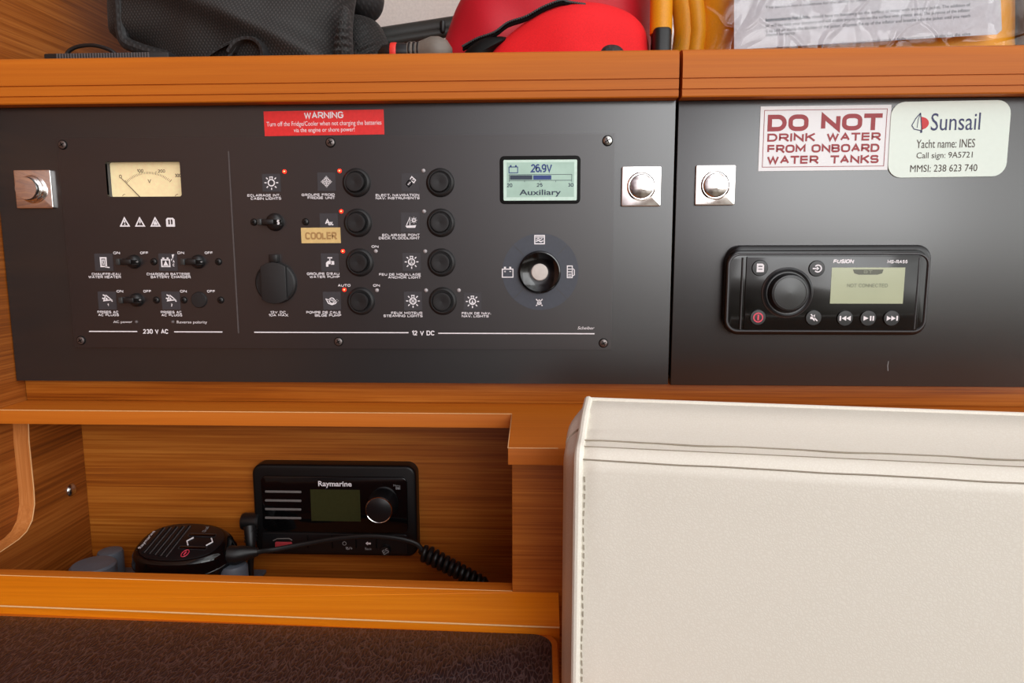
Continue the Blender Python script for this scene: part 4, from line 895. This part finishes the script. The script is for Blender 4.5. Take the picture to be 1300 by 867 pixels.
for i in range(1, n_):
    f_ = i / n_; a = 2 * math.pi * turns * (1 + k * f_) + 2.2; rad = .0056 * (1 - f_ ** 3)
    q = ax0 + ax * (1 + k * f_) ; q.x = ax1.x + (q.x - ax1.x) * .25; q.z = max(q.z, ZFL + .009)
    tail.append(q + (u_ * math.cos(a) + w_ * math.sin(a)) * rad)
MB().tube(path + coil + tail, .0026, 'rubber', 10).build('coiled_cord', mic)

# ------------------------------------------------------------------ cream backrest cushion
CY = math.radians(-7.6)
cdir = Vector((math.cos(CY), math.sin(CY), 0)); cnrm = Vector((-math.sin(CY), math.cos(CY), 0))   # along, and towards the panel
pb = uY(730, 506, -.152); pf = uY(731, 572, -.236)
cush = thing('cushion', 'large cream leatherette backrest cushion standing in front of the cabinet', 'cushion', (pf.x + .25, -.24, -.55))
TH = .082; LEN = .56; HGT = .36; base = Vector((pf.x - .0015, pf.y, 0))
def CP(s_, d_, z): return base + cdir * s_ + cnrm * d_ + Vector((0, 0, z))
ztb, ztf = pb.z, pf.z
def cushion_mesh():
    m = MB(); RD = .013; prof = []
    # profile in (depth from front, z): front bottom up, round over, top, back down
    fz = ztf; bz_ = ztb + .001
    front_z = [-.52, -.46, -.40, -.35, -.30, -.26, -.22, -.19, -.165, fz - .026]
    for z in front_z: prof.append((-.006 * math.sin(math.pi * min(1, max(0, (z + .52) / .38))), z))
    for k in range(8): a = math.pi / 2 * k / 7; prof.append((RD * (1 - math.cos(a)), fz - RD + RD * math.sin(a)))
    for k in range(1, 8):
        t_ = k / 8; prof.append((RD + (TH - 2 * RD * .6 - RD * .2 - RD) * t_ + 0, fz + (bz_ - fz) * t_ - .0015 * math.sin(math.pi * t_)))
    for k in range(6): a = math.pi / 2 * k / 5; prof.append((TH - RD * .6 * (1 - math.sin(a)), bz_ - RD * .6 * (1 - math.cos(a))))
    for z in (-.2, -.3, -.4, -.52): prof.append((TH, z))
    ss = [0, .0012, .004, .009, .016, .026, .04, .06, .09, .13, .18, .24, .31, .38, .45, .52, .56]
    ls = []
    for s_ in ss:
        e = 0 if s_ > .012 else (1 - math.sqrt(max(0, 1 - (1 - s_ / .012) ** 2)))
        l = []
        for d_, z in prof:
            cx, cz = TH / 2, -.33; k = e * .004
            dd = d_ + (k if d_ < TH / 2 else -k); zz = z - (k if z > -.2 else 0)
            wr = .0007 * math.sin(s_ * 300 + z * 40) * math.exp(-s_ * 35) if s_ > .002 else 0
            if s_ > .002 and RD < d_ < TH - .012 and z > ztb - .05: zz += .0011 * math.sin(d_ * 420 + 1.5) * math.exp(-s_ * 30)
            l.append(CP(s_, dd + wr, zz))
        ls.append(l)
    m.loops(ls, 'cushion', False, True)
    # bulging left flank
    o0 = ls[0]; fl = [o0]
    for k in range(1, 9):
        t_ = k / 8; ring_ = []
        for p in o0:
            spine = CP(0, TH / 2, p.z - .022 * math.exp(-max(0, ztb - p.z) / .03)); q = p.lerp(spine, t_)
            ring_.append(q - cdir * (.0085 * math.sin(math.pi / 2 * min(1, t_ * 1.5))))
        fl.append(ring_)
    m.loops(fl, 'cushion_bounce', False, False)
    return m
cushion_mesh().build('cover', cush, sharp=60)
# piping along the left front edge and the top back edge, seams as raised thread rows
RDc = .013
pp = [CP(.0035, TH - .006, ztb + .0012), CP(.003, TH * .6, ztf + (ztb - ztf) * .6 + .001), CP(.003, .022, ztf + .0008), CP(.003, .0062, ztf - .0022), CP(.003, .0006, ztf - .012)] + [CP(.003, -.0004 - .006 * math.sin(math.pi * min(1, max(0, (z + .52) / .38))), z) for z in (-.16, -.2, -.25, -.3, -.36, -.42, -.5)]
MB().tube(catmull(pp, 6), .0028, 'cushion', 10).build('piping', cush)
MB().tube(catmull([CP(.001, TH - .004, ztb - .002), CP(.008, TH - .003, ztb + .0004), CP(.03, TH - .003, ztb + .0006), CP(.3, TH - .003, ztb + .0006), CP(.55, TH - .003, ztb + .0006)], 8), .0018, 'cushion', 8).build('piping', cush)
def seam(fn, n, name='seam', th=.0004):
    pts = [fn(i / n) for i in range(n + 1)]
    MB().tube(pts, th, 'stitch', 5).build(name, cush)
def top_pt(s_, a):            # a: angle on the front round-over, 0 front face .. 90 top
    q = math.radians(a); return CP(s_, RDc * (1 - math.cos(q)) - .0002 * math.cos(q), ztf - RDc + RDc * math.sin(q) + .0002 * math.sin(q))
wob = lambda s_, k: .0008 * math.sin(s_ * 75 + k) + .0003 * math.sin(s_ * 160 + 2 * k)
seam(lambda t_: CP(.005 + t_ * .54, .0185 + wob(t_ * .54, 0), ztf + (ztb - ztf) * .1 + .0001), 90, th=.0005)
seam(lambda t_: top_pt(.005 + t_ * .54, 78), 40, th=.0003)
seam(lambda t_: top_pt(.005 + t_ * .54, 33 - 9 * t_ + 900 * wob(t_ * .54, 1)), 90, th=.0005)
seam(lambda t_: CP(.0072, TH - .008 - t_ * (TH - .03), ztb + (ztf - ztb) * t_ - .0008), 24, th=.00035)
def dashes(fn, n, w):
    m = MB()
    for i in range(n):
        a, b = fn(i / n), fn((i + .62) / n); m.tube([a, b], w, 'stitch', 4)
    return m
dashes(lambda t_: CP(.0068 + .0003 * math.sin(t_ * 60), -.0006 - .006 * math.sin(math.pi * min(1, max(0, (-.135 - t_ * .36 + .52) / .38))), -.135 - t_ * .36), 70, .00045).build('stitching', cush)

# ------------------------------------------------------------------ soft goods on the shelf
def puff(mb, outline_px, Yc, T, mat, back=None, fold=None, n=110, rings=16, pw=2.2, smooth=5, floor=None):
    P = [Vector(xz(u, v, Yc)) for u, v in outline_px]
    zf_ = SHELF + .001 if floor is None else floor
    P = [Vector((p.x, max(p.y, zf_))) for p in P]
    C = [p.to_3d() for p in P]; C = catmull(C + [C[0]], 8)[:-1]
    tot = [0]
    for i in range(len(C)): tot.append(tot[-1] + (C[(i + 1) % len(C)] - C[i]).length)
    R = []
    for k in range(n):
        d = tot[-1] * k / n; i = max(j for j in range(len(C)) if tot[j] <= d); t_ = (d - tot[i]) / max(1e-9, tot[i + 1] - tot[i])
        q = C[i].lerp(C[(i + 1) % len(C)], t_); R.append(Vector((q.x, max(q.y, zf_))))
    c = sum(R, Vector((0, 0))) / n; back = T if back is None else back
    def lay(sign, depth):
        ls = []
        for r in range(rings):
            t_ = 1 - r / rings; h = depth * (1 - t_ ** pw) ** (1 / 1.9); l = []
            for q in R:
                w = c + (q - c) * t_; y = Yc + sign * h
                if fold and sign < 0: y += fold(w.x, w.y) * min(1, (1 - t_) * 5)
                l.append(Vector((w.x, y, w.y)))
            ls.append(l)
        return ls
    fr = lay(-1, T); bk = lay(1, back)
    mb.loops(bk[::-1] + fr[1:], mat, True, True)
    return mb
def nz(x, z, s, seed=0): return noise.noise(Vector((x * s, z * s, seed)))
# black nylon bag
bag = thing('bag', 'black nylon bag with bound edge standing on the shelf at left', 'bag', (-.28, .14, SHELF))
def bagfold(x, z):
    u = (x + z * 1.1)
    return .010 * math.sin(u * 38 + 1.0) * .5 + .006 * nz(x, z, 22, 3) - .012 * math.exp(-((z - .235 + (x + .33) * .42) / .012) ** 2)
bo = [(147, 38), (145, 0), (142, -70), (300, -110), (440, -100), (452, -30), (448, 15), (446, 40), (444, 75), (440, 120), (300, 130), (235, 120), (208, 78), (168, 62), (150, 52)]
puff(MB(), bo, .15, .055, 'nylon', fold=bagfold, n=150, rings=22, pw=5).build('shell', bag, sharp=80)
m = MB(); pts = catmull([uY(u, v, .112) for u, v in ((147, -60), (151, -10), (153, 20), (155, 42), (160, 54), (172, 60), (190, 66), (212, 72), (240, 82))], 8)
m.tube(pts, .0062, 'nylon_edge', 10)
for i in range(2, len(pts) - 2, 1):
    pass
m.build('edge_binding', bag)
m = MB(); lp = catmull([uY(u, v, .092) for u, v in ((296, 66), (303, 56), (312, 50), (324, 49), (333, 54), (338, 62), (340, 74))], 6)
for i, p in enumerate(lp): pass
def ribbon(mb, pts, wv, th, mat):
    wv = Vector(wv); ls = []
    for i, p in enumerate(pts):
        d = (pts[min(i + 1, len(pts) - 1)] - pts[max(i - 1, 0)]).normalized(); nn = d.cross(wv).normalized() * th / 2
        ls.append([p + wv / 2 + nn, p - wv / 2 + nn, p - wv / 2 - nn, p + wv / 2 - nn])
    mb.loops(ls, mat); return mb
ribbon(MB(), lp, (.004, .02, .004), .003, 'nylon_edge').build('webbing_loop', bag)
ribbon(MB(), catmull([uY(u, v, .094) for u, v in ((262, 72), (280, 60), (296, 52), (304, 50), (300, 60), (290, 74))], 5), (.0, .012, .006), .002, 'nylon_edge').build('webbing_tail', bag)
def ribfold(x, z): return .0016 * math.sin(z * 900) + .004 * nz(x, z, 30, 8)
puff(MB(), [(432, 25), (436, 8), (444, 14), (447, 40), (446, 90), (424, 95), (425, 60), (428, 40)], .11, .012, 'nylon', fold=ribfold, n=80, rings=10).build('ribbed_strap', bag, sharp=80)
# black rolled jacket at the bag's right
jk_ = thing('rolled_jacket', 'black bundled garment squeezed between the bag and the white wall', 'garment', (-.17, .2, SHELF))
puff(MB(), [(400, -60), (470, -60), (486, -10), (487, 8), (480, 22), (468, 28), (455, 24), (440, 14), (400, 10), (380, -20)], .255, .035, 'nylon_edge', fold=lambda x, z: .004 * nz(x, z, 25, 5), floor=-9).build('hood', jk_, sharp=80)
puff(MB(), [(438, 30), (448, 20), (462, 20), (478, 28), (488, 42), (494, 60), (498, 90), (496, 130), (440, 130), (436, 70)], .25, .04, 'nylon', fold=lambda x, z: .002 * math.sin((x * .6 - z) * 700), n=100).build('sleeve', jk_, sharp=80)
# ribbed black box with a wire loop
bxq = uY(136, 69, .05)
bx = thing('power_supply', 'flat ribbed black plastic box on the shelf beside the wood bulkhead', 'box', (bxq.x, .06, SHELF))
xa, xb = uY(55, 69, .045).x, uY(214, 69, .045).x; zt_ = uY(136, 66.5, .045).z
MB().box((xa, .045, SHELF), (xb, .085, zt_), 'plastic_soft', .0015).build('case', bx)
m = MB()
for i in range(34):
    x = uY(73 + i * 3.5, 69, .045).x; m.box((x - .0007, .0438, zt_ - .012), (x + .0007, .0455, zt_ - .0006), 'groove', .0002)
m.build('ribs', bx)
MB().tube(catmull([uY(u, v, .06) for u, v in ((84, 70), (90, 63), (102, 58.5), (118, 57.5), (132, 60.5), (142, 65), (150, 72))], 8), .0019, 'rubber', 8).build('wire_loop', bx)
# dark tube and small grey torch
tb = thing('pole', 'dark grey tube lying behind the black bag against the white wall', 'pole', uY(520, 40, .3))
a, b = uY(430, 55, .3), uY(640, 23, .3)
MB().tube([a, a.lerp(b, .5), b], .0115, 'darkgrey', 20).build('tube', tb)
MB().tube([a + Vector((0, -.007, -.009)), b + Vector((0, -.007, -.009))], .006, 'darkgrey', 16).build('lower_tube', tb)
cl = uY(561, 29, .285); MB().box((cl.x - .003, .284, cl.z - .012), (cl.x + .004, .30, cl.z + .004), 'plastic', .003).build('clip', tb)
for s_, u in ((0, 470), (1, 600)):
    q = uY(u, 45, .3); MB().box((q.x - .006, .29, SHELF), (q.x + .006, .312, q.z - .006), 'darkgrey', .002).build('foot', tb)
tq = uY(545, 62, .06)
to = thing('torch', 'grey ribbed torch with a red band lying between bag and red jacket', 'torch', (tq.x, .07, SHELF))
zc = uY(545, 64, .07).z - .001
xs = [uY(u, 62, .07).x for u in (480, 486, 494, 500, 512, 518, 524, 530, 537, 548, 558, 568, 574)]
rs = [.002, .007, .0085, .009, .009, .0085, .009, .0085, .0105, .0135, .0135, .010, .003]
t0 = MB().lathe((0, .07, zc), [(r, x) for r, x in zip(rs[5:], xs[5:])], 'warmgrey', (1, 0, 0), 28).build('head', to)
MB().lathe((0, .07, zc - .001), [(r, x) for r, x in zip(rs[:6], xs[:6])], 'plastic', (1, 0, 0), 28).build('handle', to)
MB().lathe((0, .07, zc - .001), [(.0092, xs[2] + .002), (.0096, xs[2] + .003), (.0096, xs[2] + .007), (.0092, xs[2] + .008)], 'redband', (1, 0, 0), 28).build('band', to)
for i in range(4): x = xs[5] + .001 + i * .0042; MB().lathe((0, .07, zc), [(.0088, x), (.0095, x + .0008), (.0095, x + .0016), (.0088, x + .0024)], 'plastic', (1, 0, 0), 28, False, False).build('neck_ring', to)
MB().box((xs[3], .062, SHELF), (xs[9], .078, zc - .006), 'warmgrey', .002).build('foot', to)
# red jacket: crimson shell, zip, bright fleece
rj = thing('jacket', 'folded red jacket with crimson shell, black zip and bright fleece inside', 'jacket', (0, .15, SHELF))
def rfold(x, z): return .007 * nz(x, z, 14, 2) + .004 * math.sin((x * 1.2 + z * .9) * 60) * nz(x, z, 9, 7)
puff(MB(), [(556, 78), (566, 50), (576, 22), (590, -10), (600, -70), (700, -90), (822, -80), (828, -10), (827, 40), (824, 90), (800, 130), (600, 130), (552, 120)], .15, .06, 'crimson', fold=rfold, n=160, rings=22, pw=4).build('shell', rj, sharp=80)
puff(MB(), [(604, 95), (620, 70), (645, 46), (672, 26), (700, 13), (735, 5), (768, 7), (800, 18), (818, 36), (824, 62), (822, 100), (780, 120), (640, 120)], .085, .034, 'fleece', fold=lambda x, z: .004 * nz(x, z, 22, 1), n=140, rings=18, pw=3).build('fleece_lining', rj, sharp=80)
zp = catmull([uY(u, v, Yq) for u, v, Yq in ((588, 62, .078), (606, 52, .074), (628, 44, .07), (645, 32, .068), (668, 24, .067), (690, 12, .067), (712, 4, .068), (722, 6, .068), (742, 9, .066))], 8)
m = MB(); ribbon(m, zp, (.0, .003, .0042), .002, 'gap')
for i in range(0, len(zp), 1): m.lathe(zp[i] + Vector((0, -.002, .002)), [(.001, -.001), (.0013, 0), (.001, .001)], 'plastic', (0, -1, 0), 8)
m.build('zip', rj)
puff(MB(), [(575, 95), (590, 66), (612, 50), (634, 46), (646, 50), (632, 62), (620, 80), (610, 100)], .074, .014, 'gap', n=60, rings=8).build('dark_opening', rj, sharp=80)
puff(MB(), [(756, 66), (766, 58), (782, 57), (792, 64), (796, 80), (752, 80)], .06, .010, 'nylon_edge', n=40, rings=8).build('pull_tab', rj, sharp=80)
# yellow life jackets
yl = thing('life_jacket', 'yellow life jacket folded in the clear bag at right', 'life jacket', (.3, .12, SHELF))
puff(MB(), [(905, -80), (1100, -90), (1270, -80), (1282, -20), (1284, 30), (1283, 62), (1282, 110), (1100, 120), (905, 115), (882, 90), (880, 0)], .10, .034, 'yellow', fold=lambda x, z: .005 * nz(x, z, 16, 4), n=150, rings=18, pw=7).build('main_panel', yl, sharp=80)
for u, w, Yq in ((868, 13, .088), (884, 10, .082)):
    a, b = uY(u, -70, Yq), uY(u + 1, 60, Yq); b.z = SHELF + .004
    pts = [a.lerp(b, i / 10) + Vector((.0015 * math.sin(i * 1.3), .002 * math.sin(i), 0)) for i in range(11)]
    MB().tube(pts, w * px(Yq), 'yellow', 20).build('folded_strap', yl)
sp_ = thing('life_jacket_strap', 'yellow rolled strap with black end cap standing left of the clear bag', 'strap', (.11, .06, SHELF))
a = uY(840.5, -60, .075); b = uY(839, 44, .075)
m = MB(); pts = [a.lerp(b, i / 8) for i in range(9)]; m.tube(pts, [13.2 * px(.075)] * 9, 'yellow', 24); m.build('roll', sp_)
zb_ = SHELF
m = MB(); c = uY(839.5, 50, .072); r = 10.6 * px(.075); m.plan(rrect(c.x - r, .06, c.x + r, .088, .006), zb_, uY(840, 39, .075).z, 'rubber', .003, 3); m.build('end_cap', sp_)
# instruction sheet
Yp = .05
q = [xz(u, v, Yp) for u, v in ((932, -40), (1268, -62), (1272, 38), (1266, 43.5), (932, 63))]
sh = thing('instruction_sheet', 'white printed instruction sheet inside the clear bag with the yellow jacket', 'paper', (.3, Yp, SHELF))
MB().slab(q, Yp + .0006, Yp, 'paper').build('sheet', sh)
rt = math.radians(3.4)
LN = [('This jacket is not a substitute for the ability to swim.', 972, 1100, 5.2, 4.6), ('Instructions for Use. You should have no buoyancy on the surface of water with an empty jacket. The addition of', 972, 1231, 16.6, 5.6),
      ('air will increase your buoyancy and will enable you to swim on the surface with greater ease. The purpose of the inflator', 972, 1231, 23.4, 5.6), ('is to add air inside the bladder of the jacket. Depress the tip of the inflator and breathe into the jacket until you reach', 972, 1231, 30.4, 5.6),
      ('desired buoyancy.', 972, 1010, 43.6, 5.2), ('Note: Prevent sand from entering into the inflator because it could result in faulty operation such as blocking the valve', 972, 1231, 53.2, 5.6)]
m = MB()
for s, u0, u1, vm, hh in LN: text(m, s, (u0, vm - hh / 2, u1, vm + hh / 2), Yp, 'lcdink2', .0, 0, rt)
text(m, 'Instructions for Use.', (972, 20.8, 1027, 25.4), Yp, 'lcdink2', .01, 0, rt, .0002)
m.build('lettering', sh, smooth=False)
# clear plastic bag around them
cb = MB()
puff(cb, [(848, -80), (1100, -90), (1286, -80), (1290, -20), (1291, 30), (1290, 110), (1100, 125), (860, 118), (848, 60), (846, 0)], .094, .062, 'film', fold=lambda x, z: .003 * abs(nz(x, z, 22, 6)) + .0015 * nz(x * .6, z * 1.6, 30, 9), n=220, rings=40, pw=9)
tag(cb.build('clear_plastic_bag', origin=(.3, .094, SHELF), sharp=80), 'clear wrinkled plastic bag wrapped around the yellow life jacket', 'plastic bag')
gb = MB(); puff(gb, [(1293, 52), (1294, 20), (1293, -60), (1420, -60), (1430, 60), (1420, 120), (1296, 120)], .085, .04, 'greycloth', fold=lambda x, z: .006 * nz(x, z, 25, 3), n=90, rings=14, pw=4)
tag(gb.build('storage_bag', origin=(uY(1350, 60, .085).x, .085, SHELF), sharp=80), 'greyish bag at the right end of the shelf beside the clear bag', 'bag')
